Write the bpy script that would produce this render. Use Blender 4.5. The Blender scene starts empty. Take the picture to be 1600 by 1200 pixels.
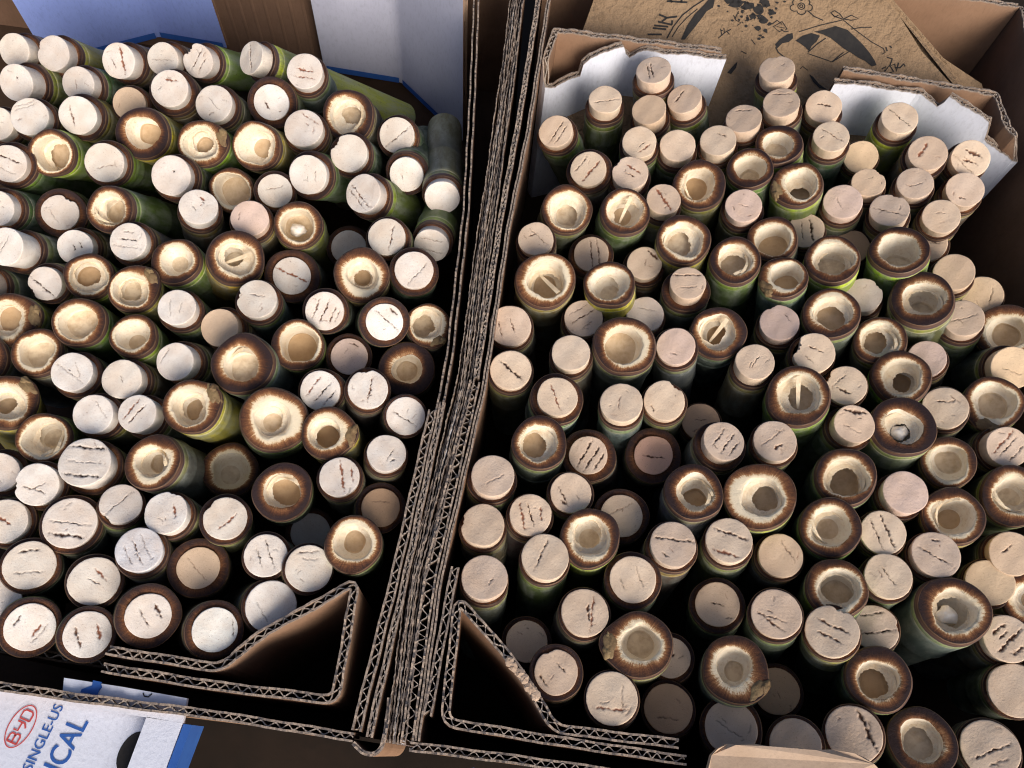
import bpy, math, random
import numpy as np
from mathutils import Vector, Matrix

# ------------------------------------------------------------------ camera, world, sun, exposure
S = bpy.context.scene
COL = S.collection
PHOTO_W, PHOTO_H, FOCAL = 1600, 1200, 1290.0
Z_TOP, Z_FLOOR, Z_RIM, Z_CAM = 0.160, 0.030, 0.166, 0.590
th = math.atan(585 / FOCAL)
ca, sa = 580 / 585.5, 80 / 585.5
Fw = Vector((0, math.sin(th), -math.cos(th)))
Uv = Vector((0, math.cos(th), math.sin(th)))
Xv = Vector((1, 0, 0))
CR = (Xv * ca + Uv * sa).normalized()          # picture right
CD = (Xv * sa - Uv * ca).normalized()          # picture down
CAM = Vector((0, 0, Z_CAM))
cam_data = bpy.data.cameras.new('camera')
cam = bpy.data.objects.new('camera', cam_data)
COL.objects.link(cam)
cam.matrix_world = Matrix(((CR.x, -CD.x, -Fw.x, CAM.x), (CR.y, -CD.y, -Fw.y, CAM.y), (CR.z, -CD.z, -Fw.z, CAM.z), (0, 0, 0, 1)))
cam_data.sensor_width = 36.0
cam_data.lens = 36.0 * FOCAL / PHOTO_W
cam_data.clip_start = 0.01
cam_data.clip_end = 100.0
S.camera = cam

SUN_DIR = Vector((0.40, -0.72, 0.47)).normalized()   # towards the light
W = bpy.data.worlds.new('World')
S.world = W
W.use_nodes = True
wn = W.node_tree
sky = wn.nodes.new('ShaderNodeTexSky')
sky.sky_type = 'NISHITA'
sky.sun_disc = False
sky.air_density = 0.7
sky.dust_density = 4.0
sky.ozone_density = 1.0
sky.sun_elevation = math.asin(SUN_DIR.z)
sky.sun_rotation = math.atan2(SUN_DIR.x, SUN_DIR.y)
wn.links.new(sky.outputs[0], wn.nodes['Background'].inputs[0])
wn.nodes['Background'].inputs[1].default_value = 0.128
sun_data = bpy.data.lights.new('sun', 'SUN')
sun_data.energy = 2.45
sun_data.angle = math.radians(34)
sun_data.color = (1.0, 0.93, 0.85)
sun = bpy.data.objects.new('sun', sun_data)
COL.objects.link(sun)
sun.rotation_euler = SUN_DIR.to_track_quat('Z', 'Y').to_euler()
S.view_settings.view_transform = 'Standard'
S.view_settings.look = 'None'
S.view_settings.exposure = 0.10
S.view_settings.gamma = 1.0
S.render.engine = 'CYCLES'
S.cycles.max_bounces = 8
S.cycles.diffuse_bounces = 4
S.cycles.use_denoising = True
S.cycles.pixel_filter_type = 'BLACKMAN_HARRIS'
S.cycles.filter_width = 1.1

# ------------------------------------------------------------------ helpers
def ray(x, y):
    return (CR * ((x - 800) / FOCAL) + CD * ((y - 600) / FOCAL) + Fw)

def at(x, y, z):
    r = ray(x, y)
    return CAM + r * ((z - CAM.z) / r.z)

def on_plane(x, y, p0, n):
    r = ray(x, y)
    return CAM + r * ((p0 - CAM).dot(n) / r.dot(n))

def build(name, verts, faces, mats, parent=None, attrs=None, mat_idx=None, smooth=True, loc=None):
    me = bpy.data.meshes.new(name)
    me.from_pydata([tuple(v) for v in verts], [], faces)
    for m in (mats if isinstance(mats, (list, tuple)) else [mats]):
        me.materials.append(m)
    if mat_idx is not None:
        me.polygons.foreach_set('material_index', mat_idx)
    if smooth:
        me.polygons.foreach_set('use_smooth', [True] * len(me.polygons))
    for k, v in (attrs or {}).items():
        a = me.attributes.new(k, 'FLOAT', 'POINT')
        a.data.foreach_set('value', np.asarray(v, dtype=np.float32))
    me.update()
    o = bpy.data.objects.new(name, me)
    COL.objects.link(o)
    if parent is not None:
        o.parent = parent
    if loc is not None:
        o.location = loc
    return o

def tag(o, label=None, cat=None, group=None, kind=None):
    for k, v in (('label', label), ('category', cat), ('group', group), ('kind', kind)):
        if v:
            o[k] = v
    return o

def empty(name, mw=None):
    o = bpy.data.objects.new(name, None)
    o.empty_display_size = 0.01
    COL.objects.link(o)
    if mw is not None:
        o.matrix_world = mw
    return o

_ringcache = {}
def ring_faces(nr, ns, cap=False, base=0):
    """quads between nr rings of ns verts"""
    key = (nr, ns)
    if key not in _ringcache:
        f = []
        for i in range(nr - 1):
            for j in range(ns):
                k = (j + 1) % ns
                f.append((i * ns + j, (i + 1) * ns + j, (i + 1) * ns + k, i * ns + k))
        _ringcache[key] = f
    return list(_ringcache[key])

def wob(rng, th_, n=4, amp=1.0, k0=2):
    s = np.zeros_like(th_)
    for k in range(k0, k0 + n):
        s += rng.uniform(-1, 1) / k * np.sin(k * th_ + rng.uniform(0, 6.28))
    return s * amp

# ------------------------------------------------------------------ materials
def new_mat(name, rough=0.6, spec=0.3):
    m = bpy.data.materials.new(name)
    m.use_nodes = True
    nt = m.node_tree
    b = nt.nodes['Principled BSDF']
    b.inputs['Roughness'].default_value = rough
    b.inputs['Specular IOR Level'].default_value = spec
    return m, nt, b

def N(nt, kind, **kw):
    n = nt.nodes.new('ShaderNode' + kind)
    for k, v in kw.items():
        setattr(n, k, v)
    return n

def link(nt, a, b):
    nt.links.new(a, b)

def noise(nt, scale, detail=3, rough=0.6, stretch=None, coord='Object', rand=True):
    tc = N(nt, 'TexCoord')
    mp = N(nt, 'Mapping')
    link(nt, tc.outputs[coord], mp.inputs[0])
    if stretch:
        mp.inputs['Scale'].default_value = stretch
    if rand:
        oi = N(nt, 'ObjectInfo')
        ma = N(nt, 'Math', operation='MULTIPLY')
        link(nt, oi.outputs['Random'], ma.inputs[0])
        ma.inputs[1].default_value = 7.0
        cx = N(nt, 'CombineXYZ')
        for i in range(3):
            link(nt, ma.outputs[0], cx.inputs[i])
        link(nt, cx.outputs[0], mp.inputs['Location'])
    t = N(nt, 'TexNoise')
    t.inputs['Scale'].default_value = scale
    t.inputs['Detail'].default_value = detail
    t.inputs['Roughness'].default_value = rough
    link(nt, mp.outputs[0], t.inputs['Vector'])
    return t.outputs['Fac']

def ramp(nt, fac, stops, interp='LINEAR'):
    r = N(nt, 'ValToRGB')
    r.color_ramp.interpolation = interp
    el = r.color_ramp.elements
    while len(el) < len(stops):
        el.new(0.5)
    for e, (p, c) in zip(el, stops):
        e.position = p
        if not isinstance(c, (tuple, list)):
            c = (c, c, c)
        e.color = (*c[:3], 1)
    link(nt, fac, r.inputs[0])
    return r.outputs[0]

def mix(nt, fac, a, b, blend='MIX'):
    m = N(nt, 'Mix', data_type='RGBA', blend_type=blend)
    for s, v in ((m.inputs[0], fac), (m.inputs[6], a), (m.inputs[7], b)):
        if hasattr(v, 'is_linked'):
            link(nt, v, s)
        elif isinstance(v, (int, float)):
            s.default_value = v
        else:
            s.default_value = (*v[:3], 1)
    return m.outputs[2]

def math_(nt, op, a, b=0.0, c=None, clamp=False):
    m = N(nt, 'Math', operation=op, use_clamp=clamp)
    for i, v in enumerate((a, b, c)):
        if v is None:
            continue
        if hasattr(v, 'is_linked'):
            link(nt, v, m.inputs[i])
        else:
            m.inputs[i].default_value = v
    return m.outputs[0]

def attr(nt, name, typ='GEOMETRY'):
    a = N(nt, 'Attribute', attribute_type=typ)
    a.attribute_name = name
    return a

def bump(nt, b, h, strength=0.3, dist=0.0005):
    n = N(nt, 'Bump')
    n.inputs['Strength'].default_value = strength
    n.inputs['Distance'].default_value = dist
    link(nt, h, n.inputs['Height'])
    link(nt, n.outputs[0], b.inputs['Normal'])

def mat_cork():
    m, nt, b = new_mat('cork', 0.85, 0.15)
    base = attr(nt, 'tint', 'OBJECT').outputs['Color']
    n1 = noise(nt, 90, 4)
    n2 = noise(nt, 900, 4, 0.7)
    n3 = noise(nt, 420, 3, 0.7, stretch=(1, 7, 1))
    c = mix(nt, ramp(nt, n1, [(0.35, 0), (0.75, 0.42)]), base, (0.54, 0.37, 0.24))
    c = mix(nt, ramp(nt, n2, [(0.55, 0), (0.85, 0.30)]), c, (0.46, 0.29, 0.17))
    c = mix(nt, ramp(nt, n3, [(0.63, 0), (0.74, 0.25)]), c, (0.40, 0.24, 0.13))
    pores = ramp(nt, noise(nt, 1300, 3, 0.6, stretch=(1, 2.2, 1)), [(0.635, 0), (0.69, 0.7)])
    c = mix(nt, pores, c, (0.25, 0.13, 0.07))
    crack = attr(nt, 'crack').outputs['Fac']
    rust = attr(nt, 'rust').outputs['Fac']
    oi = N(nt, 'ObjectInfo')
    cc = mix(nt, rust, mix(nt, oi.outputs['Random'], (0.045, 0.024, 0.017), (0.15, 0.070, 0.042)), (0.24, 0.095, 0.055))
    ck = math_(nt, 'MULTIPLY', crack, math_(nt, 'MULTIPLY_ADD', n2, 0.9, 0.65), clamp=True)
    c = mix(nt, ck, c, cc)
    link(nt, c, b.inputs['Base Color'])
    h = math_(nt, 'ADD', math_(nt, 'MULTIPLY', n2, 0.6), math_(nt, 'MULTIPLY', noise(nt, 260, 3), 0.9))
    bump(nt, b, h, 0.6, 0.0006)
    return m

def mat_rim():
    m, nt, b = new_mat('charred_rim', 0.65, 0.2)
    rad = attr(nt, 'rad').outputs['Fac']
    char = attr(nt, 'char', 'OBJECT').outputs['Fac']
    n1 = noise(nt, 70, 3)
    n2 = noise(nt, 1500, 4, 0.75)
    n3 = noise(nt, 520, 3, 0.7)
    tc = N(nt, 'TexCoord')
    fl = N(nt, 'VectorMath', operation='MULTIPLY')
    link(nt, tc.outputs['Object'], fl.inputs[0])
    fl.inputs[1].default_value = (1, 1, 0)
    nz = N(nt, 'VectorMath', operation='NORMALIZE')
    link(nt, fl.outputs[0], nz.inputs[0])
    rs = N(nt, 'TexNoise')
    rs.inputs['Scale'].default_value = 16
    rs.inputs['Detail'].default_value = 5
    rs.inputs['Roughness'].default_value = 0.75
    link(nt, nz.outputs[0], rs.inputs['Vector'])
    n4 = rs.outputs['Fac']
    f = math_(nt, 'ADD', rad, math_(nt, 'MULTIPLY', math_(nt, 'SUBTRACT', char, 0.62), 0.85))
    f = math_(nt, 'ADD', f, math_(nt, 'MULTIPLY', math_(nt, 'SUBTRACT', n1, 0.5), 0.85))
    f = math_(nt, 'ADD', f, math_(nt, 'MULTIPLY', math_(nt, 'SUBTRACT', n3, 0.5), 0.18))
    f = math_(nt, 'ADD', f, math_(nt, 'MULTIPLY', math_(nt, 'SUBTRACT', n4, 0.5), 0.75))
    f = math_(nt, 'ADD', f, math_(nt, 'MULTIPLY', math_(nt, 'SUBTRACT', n2, 0.5), 0.50), clamp=True)
    c = ramp(nt, f, [(0.0, (0.82, 0.71, 0.52)), (0.17, (0.74, 0.58, 0.37)), (0.25, (0.40, 0.21, 0.095)), (0.42, (0.20, 0.085, 0.036)), (0.62, (0.105, 0.042, 0.021)),
                     (0.82, (0.048, 0.022, 0.015)), (1.0, (0.030, 0.017, 0.018))])
    link(nt, c, b.inputs['Base Color'])
    bump(nt, b, math_(nt, 'ADD', n2, n3), 0.7, 0.0007)
    return m

def mat_skin():
    m, nt, b = new_mat('bamboo_skin', 0.52, 0.35)
    tint = attr(nt, 'tint', 'OBJECT').outputs['Color']
    burn = attr(nt, 'char', 'OBJECT').outputs['Fac']
    tc = N(nt, 'TexCoord')
    sp = N(nt, 'SeparateXYZ')
    link(nt, tc.outputs['Object'], sp.inputs[0])
    n1 = noise(nt, 60, 4)
    n2 = noise(nt, 420, 4, 0.7)
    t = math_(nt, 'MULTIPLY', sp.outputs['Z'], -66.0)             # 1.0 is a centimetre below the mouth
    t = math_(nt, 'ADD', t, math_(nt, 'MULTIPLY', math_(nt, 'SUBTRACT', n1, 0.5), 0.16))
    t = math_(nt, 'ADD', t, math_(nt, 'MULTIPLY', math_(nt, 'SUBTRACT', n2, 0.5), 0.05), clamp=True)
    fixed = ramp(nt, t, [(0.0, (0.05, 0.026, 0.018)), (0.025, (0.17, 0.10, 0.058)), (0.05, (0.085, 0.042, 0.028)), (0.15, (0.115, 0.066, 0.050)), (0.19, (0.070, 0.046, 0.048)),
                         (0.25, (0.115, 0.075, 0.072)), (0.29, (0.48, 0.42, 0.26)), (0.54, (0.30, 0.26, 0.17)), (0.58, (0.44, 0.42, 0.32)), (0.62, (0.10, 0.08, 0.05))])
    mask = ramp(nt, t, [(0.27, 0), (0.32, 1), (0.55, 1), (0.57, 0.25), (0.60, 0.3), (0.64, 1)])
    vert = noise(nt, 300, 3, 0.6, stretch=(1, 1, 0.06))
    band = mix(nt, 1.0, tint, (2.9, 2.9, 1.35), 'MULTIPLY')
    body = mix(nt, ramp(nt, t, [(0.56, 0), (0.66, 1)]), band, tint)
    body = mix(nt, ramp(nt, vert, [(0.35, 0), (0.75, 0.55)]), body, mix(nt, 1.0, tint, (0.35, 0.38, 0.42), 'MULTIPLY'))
    bloom = ramp(nt, noise(nt, 130, 5, 0.7, stretch=(1, 1, .35)), [(0.42, 0.0), (0.70, 0.75)])
    body = mix(nt, bloom, body, (0.27, 0.29, 0.25))
    spots = ramp(nt, n2, [(0.60, 0), (0.70, 0.8)])
    body = mix(nt, spots, body, (0.07, 0.05, 0.035))
    c = mix(nt, mask, fixed, body)
    link(nt, c, b.inputs['Base Color'])
    bump(nt, b, math_(nt, 'ADD', n2, vert), 0.25, 0.0004)
    return m

def mat_simple(name, c1, c2, scale=200, rough=0.7, spec=0.25, c3=None, bs=0.4, stretch=None, bd=0.0006):
    m, nt, b = new_mat(name, rough, spec)
    n1 = noise(nt, scale, 4, 0.65, stretch=stretch)
    c = mix(nt, ramp(nt, n1, [(0.3, 0), (0.7, 1)]), c1, c2)
    n2 = noise(nt, scale * 5, 3, 0.7)
    if c3:
        c = mix(nt, ramp(nt, n2, [(0.52, 0), (0.75, 0.7)]), c, c3)
    link(nt, c, b.inputs['Base Color'])
    bump(nt, b, math_(nt, 'ADD', n1, n2), bs, bd)
    return m

def mat_board(name, c1, c2, edge, lines=0.0):
    m, nt, b = new_mat(name, 0.85, 0.12)
    n1 = noise(nt, 35, 4, 0.6)
    n2 = noise(nt, 500, 4, 0.7, stretch=(1, 1, 0.4))
    c = mix(nt, ramp(nt, n1, [(0.3, 0), (0.7, 1)]), c1, c2)
    c = mix(nt, ramp(nt, n2, [(0.5, 0), (0.8, 0.35)]), c, tuple(v * 0.45 for v in c1))
    e = attr(nt, 'edge').outputs['Fac']
    ec = mix(nt, ramp(nt, noise(nt, 900, 3, 0.7), [(0.35, 0), (0.7, 1)]), edge, tuple(v * 0.42 for v in edge))
    c = mix(nt, e, c, ec)
    link(nt, c, b.inputs['Base Color'])
    bump(nt, b, math_(nt, 'ADD', n2, n1), 0.35, 0.0006)
    return m

def mat_floor():
    m, nt, b = new_mat('pith_floor', 0.6, 0.25)
    oi = N(nt, 'ObjectInfo')
    n1 = noise(nt, 220, 4, 0.65)
    c = mix(nt, oi.outputs['Random'], (0.78, 0.67, 0.50), (0.50, 0.34, 0.19))
    c = mix(nt, ramp(nt, n1, [(0.42, 0), (0.72, 0.6)]), c, (0.40, 0.26, 0.13))
    link(nt, c, b.inputs['Base Color'])
    bump(nt, b, n1, 0.5, 0.0006)
    return m

M = {
    'cork': mat_cork(), 'rim': mat_rim(), 'skin': mat_skin(),
    'cavity': mat_simple('bamboo_lining', (0.87, 0.80, 0.67), (0.80, 0.69, 0.52), 120, 0.5, 0.35, (0.60, 0.44, 0.27)),
    'pith_floor': mat_floor(),
    'splinter': mat_simple('splinter', (0.82, 0.70, 0.50), (0.70, 0.54, 0.34), 300, 0.5, 0.4, stretch=(1, 1, 0.1)),
    'pith': mat_simple('white_pith', (0.80, 0.76, 0.70), (0.72, 0.64, 0.52), 300, 0.3, 0.5),
    'membrane': mat_simple('torn_membrane', (0.86, 0.78, 0.62), (0.74, 0.60, 0.42), 260, 0.5, 0.35, (0.58, 0.42, 0.24)),
    'scar': mat_simple('bud_scar', (0.30, 0.215, 0.105), (0.13, 0.075, 0.038), 110, 0.6, 0.25, (0.07, 0.042, 0.025), 0.5, (1, .35, 1), 0.001),
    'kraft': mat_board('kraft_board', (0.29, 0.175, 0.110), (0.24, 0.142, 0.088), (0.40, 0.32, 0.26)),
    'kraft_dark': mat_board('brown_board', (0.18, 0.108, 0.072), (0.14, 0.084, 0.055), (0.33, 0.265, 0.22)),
    'white': mat_board('white_board', (0.74, 0.77, 0.86), (0.69, 0.72, 0.82), (0.38, 0.31, 0.25)),
    'flute': mat_board('fluting', (0.24, 0.165, 0.115), (0.18, 0.125, 0.085), (0.43, 0.37, 0.32)),
    'blue': mat_simple('blue_print', (0.03, 0.10, 0.36), (0.035, 0.12, 0.40), 120, 0.6, 0.25, None, 0.1),
    'red': mat_simple('red_print', (0.52, 0.07, 0.07), (0.58, 0.09, 0.08), 120, 0.6, 0.25, None, 0.1),
    'ink': mat_simple('black_ink', (0.018, 0.017, 0.018), (0.03, 0.027, 0.025), 300, 0.7, 0.2, None, 0.1),
    'paper': mat_simple('brown_paper', (0.29, 0.20, 0.122), (0.25, 0.168, 0.100), 22, 0.8, 0.15, (0.19, 0.125, 0.072), 0.9, None, 0.004),
    'bluish': mat_board('bluish_board', (0.27, 0.36, 0.74), (0.25, 0.33, 0.70), (0.38, 0.31, 0.25)),
    'grey_white': mat_board('greyish_board', (0.50, 0.51, 0.62), (0.46, 0.47, 0.58), (0.38, 0.31, 0.25)),
    'pale_board': mat_board('pale_torn_board', (0.56, 0.42, 0.31), (0.46, 0.33, 0.23), (0.6, 0.48, 0.38)),
    'stained': mat_board('stained_board', (0.075, 0.046, 0.030), (0.055, 0.034, 0.022), (0.1, 0.07, 0.05)),  # kraft with the shade down among the tubes put into its colour
    'ground': mat_simple('dark_ground', (0.030, 0.021, 0.016), (0.018, 0.014, 0.011), 14, 0.9, 0.1, (0.02, 0.016, 0.013)),
}

# ------------------------------------------------------------------ corrugated board
def resample(pts, step):
    out = []
    for a, b in zip(pts[:-1], pts[1:]):
        a, b = np.array(a, float), np.array(b, float)
        n = max(1, int(np.linalg.norm((b - a)[:2]) / step))
        for i in range(n):
            out.append(a + (b - a) * i / n)
    out.append(np.array(pts[-1], float))
    return np.array(out)

def round_path(pts, r=0.006):
    """soften the folds of a polyline of (x, y, ztop)"""
    pts = [np.array(p, float) for p in pts]
    out = [pts[0]]
    for i in range(1, len(pts) - 1):
        p = pts[i]
        d0, d1 = pts[i - 1] - p, pts[i + 1] - p
        l0, l1 = np.linalg.norm(d0[:2]), np.linalg.norm(d1[:2])
        a, b = p + d0 * min(r / l0, .4), p + d1 * min(r / l1, .4)
        for t in (0, .25, .5, .75, 1):
            out.append((1 - t) ** 2 * a + 2 * t * (1 - t) * p + t * t * b)
    out.append(pts[-1])
    return out

def normals2(p):
    d = np.gradient(p[:, :2], axis=0)
    d /= np.linalg.norm(d, axis=1)[:, None] + 1e-12
    return np.stack([-d[:, 1], d[:, 0]], 1)

def board(name, path, t, zbot, parent, mat='kraft', face=None, seed=0, tear=0.0006, liner=0.0010, period=0.0060, flutes=True, offset=0.0, rnd=True):
    """A sheet of corrugated board standing on edge: two liners in one mesh, the wavy medium between them as its child.
    path: (x, y, ztop) along its middle. mat: liner material; face: material of the liner on the path's left side."""
    rng = random.Random(seed * 77 + 5)
    p = resample(round_path(path) if rnd and len(path) > 2 else path, 0.0013)
    n = normals2(p)
    p[:, :2] += n * offset
    L = np.concatenate([[0], np.cumsum(np.linalg.norm(np.diff(p[:, :2], axis=0), axis=1))])
    ph = [rng.uniform(0, 6.28) for _ in range(8)]
    def rough(k):
        return tear * (np.sin(L * 210 + ph[k]) * .7 + np.sin(L * 620 + ph[k + 1]) * .45 + np.sin(L * 1700 + ph[k + 2]) * .25 + .22 * np.array([rng.uniform(-1, 1) for _ in L]))
    wv = 0.00016 * np.sin(L * 200 + ph[5]) + 0.00005 * np.sin(L * 760 + ph[6])
    verts, faces, edge, mi = [], [], [], []
    def strip(o0, o1, zt, m_out):
        """a thin solid wall between offsets o0 (outer side) and o1"""
        b = len(verts)
        k = len(p)
        for off, zz, e in ((o0, None, 0), (o0, -0.009, 0), (o0, -0.0012, 0.1), (o0, 0, 1), (o1, 0, 1), (o1, -0.0022, 0.3), (o1, None, 0)):
            for i in range(k):
                q = p[i, :2] + n[i] * (off + (wv[i] if zz is not None and zz > -.005 else 0))
                z = zbot if zz is None else p[i, 2] + zt[i] + zz
                verts.append((q[0], q[1], z))
                edge.append(e)
        for r in range(6):
            for i in range(k - 1):
                faces.append((b + r * k + i, b + r * k + i + 1, b + (r + 1) * k + i + 1, b + (r + 1) * k + i))
                mi.append(m_out if r < 3 else 0)
        for i in (0, k - 1):
            faces.append(tuple(b + r * k + i for r in range(7)))
            mi.append(0)
    h = t / 2
    strip(h, h - liner, rough(0), 1 if face else 0)
    strip(-h, -h + liner, rough(3), 0)
    o = build(name, verts, faces, [M[mat]] + ([M[face]] if face else []), parent, {'edge': edge}, mi, smooth=False)
    if flutes:
        step = period / 10
        q = resample(p.tolist(), step) if False else None
        s = np.arange(0, L[-1], step)
        X = np.interp(s, L, p[:, 0]); Y = np.interp(s, L, p[:, 1]); Z = np.interp(s, L, p[:, 2])
        NX = np.interp(s, L, n[:, 0]); NY = np.interp(s, L, n[:, 1]); WV = np.interp(s, L, wv)
        per = 2 * math.pi / period * s + 1.9 * np.sin(s * 95 + ph[7]) + 1.3 * np.sin(s * 41 + ph[2]) + 0.7 * np.sin(s * 260 + ph[3])
        amp = (h - liner) * (0.9 + 0.12 * np.sin(s * 160 + ph[1]))
        tri = np.sin(per) * .75 + np.arcsin(np.sin(per) * .96) / (math.pi / 2) * .25
        a = tri * amp
        zt = Z - 0.0005 + 0.0004 * np.array([rng.uniform(-1, 1) for _ in s])
        v, f, e = [], [], []
        k = len(s)
        for off, zz, ee in ((-.0003, None, 0), (-.0003, -0.0015, .2), (-.0003, 0, 1), (.0003, 0, 1), (.0003, -0.0015, .2), (.0003, None, 0)):
            for i in range(k):
                d = a[i] + off + WV[i]
                v.append((X[i] + NX[i] * d, Y[i] + NY[i] * d, max(zbot, Z[i] - .03) if zz is None else zt[i] + zz))
                e.append(ee)
        for r in range(5):
            for i in range(k - 1):
                f.append((r * k + i, r * k + i + 1, (r + 1) * k + i + 1, (r + 1) * k + i))
        build('fluting', v, f, M['flute'], o, {'edge': e}, smooth=False)
    return o

def plies(name, path, offs, zbot, parent, mats, seed):
    """several crushed, torn liners pressed together: each thin sheet is a mesh of its own"""
    for k, (off, mt) in enumerate(zip(offs, mats)):
        rng = random.Random(seed * 31 + k)
        p = resample(path, 0.0016)
        n = normals2(p)
        L = np.concatenate([[0], np.cumsum(np.linalg.norm(np.diff(p[:, :2], axis=0), axis=1))])
        f = [rng.uniform(0, 6.28) for _ in range(6)]
        d = off + .00030 * np.sin(L * 60 + f[0]) + .00018 * np.sin(L * 300 + f[1]) + .0002 * np.sin(L * 1500 + f[2])
        zt = .0016 * np.sin(L * 60 + f[3]) * np.sin(L * 23 + f[4]) + .0005 * np.sin(L * 500 + f[5]) + np.array([rng.uniform(-.0003, .0003) for _ in L]) - rng.uniform(0, .003)
        th_ = rng.uniform(.0004, .0009) * (1 + .4 * np.sin(L * 900 + f[2]))
        V, F, E = [], [], []
        kk = len(p)
        for sgn, dz, e in ((-1, None, 0), (-1, -.004, 0), (-.8, 0, 1), (.8, 0, 1), (1, -.004, 0), (1, None, 0)):
            for i in range(kk):
                q = p[i, :2] + n[i] * (d[i] + sgn * th_[i] / 2)
                V.append((q[0], q[1], zbot if dz is None else p[i, 2] + zt[i] + dz))
                E.append(e)
        for r in range(5):
            for i in range(kk - 1):
                F.append((r * kk + i, r * kk + i + 1, (r + 1) * kk + i + 1, (r + 1) * kk + i))
        build(name, V, F, M[mt], parent, {'edge': E}, smooth=False)

def pxpath(pts, z=None):
    """pixels (and optional rise in mm) to points of a rim at height z"""
    out = []
    for q in pts:
        dz = q[2] / 1000 if len(q) > 2 else 0
        v = at(q[0], q[1], (z or Z_RIM) + dz)
        out.append((v.x, v.y, (z or Z_RIM) + dz))
    return out

# ------------------------------------------------------------------ ground
g_ = 3.0
tag(build('ground', [(-g_, -g_, 0), (g_, -g_, 0), (g_, g_, 0), (-g_, g_, 0)], [(0, 1, 2, 3)], M['ground'], smooth=False), kind='structure')

def slab(name, poly, n, t, mats, parent=None, mat_idx=None):
    """a flat sheet with thickness: poly (3D points) extruded along n by t"""
    n = Vector(n).normalized()
    k = len(poly)
    V = [Vector(p) for p in poly] + [Vector(p) + n * t for p in poly]
    F = [tuple(range(k))[::-1], tuple(range(k, 2 * k))] + [(i, (i + 1) % k, k + (i + 1) % k, k + i) for i in range(k)]
    o = build(name, V, F, mats, parent, {'edge': [0] * (2 * k)}, mat_idx, smooth=False)
    return o

def stroke(pts, w, n, name, mat, parent, lift=0.0004, closed=False):
    """a flat printed ribbon lying on a surface with normal n"""
    n = Vector(n).normalized()
    P = [Vector(p) for p in pts]
    if closed:
        P = P + [P[0]]
    V, F = [], []
    for i, p in enumerate(P):
        a, b = P[max(i - 1, 0)], P[min(i + 1, len(P) - 1)]
        if closed and i in (0, len(P) - 1):
            a, b = P[-2], P[1]
        d = (b - a).normalized()
        sd = n.cross(d).normalized()
        ww = w[i % len(w)] if isinstance(w, (list, tuple)) else w
        V += [p + n * lift + sd * ww / 2, p + n * lift - sd * ww / 2]
    for i in range(len(P) - 1):
        F.append((2 * i, 2 * i + 1, 2 * i + 3, 2 * i + 2))
    return build(name, V, F, M[mat], parent, smooth=False)

def patch(pts, n, name, mat, parent, lift=0.0004):
    n = Vector(n).normalized()
    return build(name, [Vector(p) + n * lift for p in pts], [tuple(range(len(pts)))], M[mat], parent, smooth=False)

def letters(txt, origin, dx, dy, size, name, mat, parent, bold=0.0):
    """printed letters as a flat mesh: dx reading direction, dy letter-up direction"""
    cu = bpy.data.curves.new('lettering', 'FONT')
    cu.body = txt
    cu.size = 1.0
    cu.offset = bold
    cu.resolution_u = 4
    tmp = bpy.data.objects.new('lettering', cu)
    COL.objects.link(tmp)
    me = bpy.data.meshes.new_from_object(tmp.evaluated_get(bpy.context.evaluated_depsgraph_get()))
    bpy.data.objects.remove(tmp)
    dx, dy = Vector(dx).normalized(), Vector(dy).normalized()
    n = dx.cross(dy).normalized()
    for v in me.vertices:
        v.co = Vector(origin) + dx * (v.co.x * size) + dy * (v.co.y * size) + n * 0.0004
    me.materials.clear()
    me.materials.append(M[mat])
    o = bpy.data.objects.new(name, me)
    COL.objects.link(o)
    o.parent = parent
    return o

# ------------------------------------------------------------------ left carton (blue lettering)
left = empty('carton')
tag(left, 'brown carton with blue lettering on its opened front flap', 'carton', 'cartons packed with bamboo tubes')
ZB = 0.012
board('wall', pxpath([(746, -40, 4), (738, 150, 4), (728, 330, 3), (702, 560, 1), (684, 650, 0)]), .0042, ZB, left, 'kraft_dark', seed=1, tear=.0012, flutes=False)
board('wall', pxpath([(676, 640), (617, 900), (556, 1142)]), .0048, ZB, left, 'kraft', seed=2)
board('wall', pxpath([(692, 628), (634, 900), (576, 1152)]), .0034, ZB, left, 'kraft', seed=3)
board('wall', pxpath([(-40, 1006, -24), (168, 1038, -24)]), .0044, ZB, left, 'stained', seed=6)  # shade of the gap behind the front wall is in its colour
fwl = at(-40, 1066, Z_RIM)
bx0_ = at(-260, 0, Z_FLOOR).x
board('wall', [(bx0_, at(570, 112, Z_FLOOR).y + .01, Z_RIM), (bx0_, fwl.y, Z_RIM)], .0042, ZB, left, 'kraft', seed=8)
board('wall', [(bx0_, fwl.y + .006, Z_RIM)] + pxpath([(-40, 1066), (120, 1090), (330, 1116), (552, 1152)]), .0042, ZB, left, 'kraft', seed=4, tear=.0009)
board('wall', pxpath([(552, 1160), (566, 1176), (586, 1180), (600, 1164), (608, 1090)]), .0020, ZB, left, 'kraft', seed=7, flutes=False, tear=.0012)
# back wall and outer side wall, as far as the photo sees them
bw = at(570, 112, Z_FLOOR)
bx0, bx1 = at(-260, 0, Z_FLOOR).x, at(775, 215, Z_FLOOR).x
board('wall', [(bx0, bw.y + .012, .20), (bx1, bw.y + .012, .20)], .0045, ZB, left, 'kraft_dark', seed=5, flutes=False)
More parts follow.
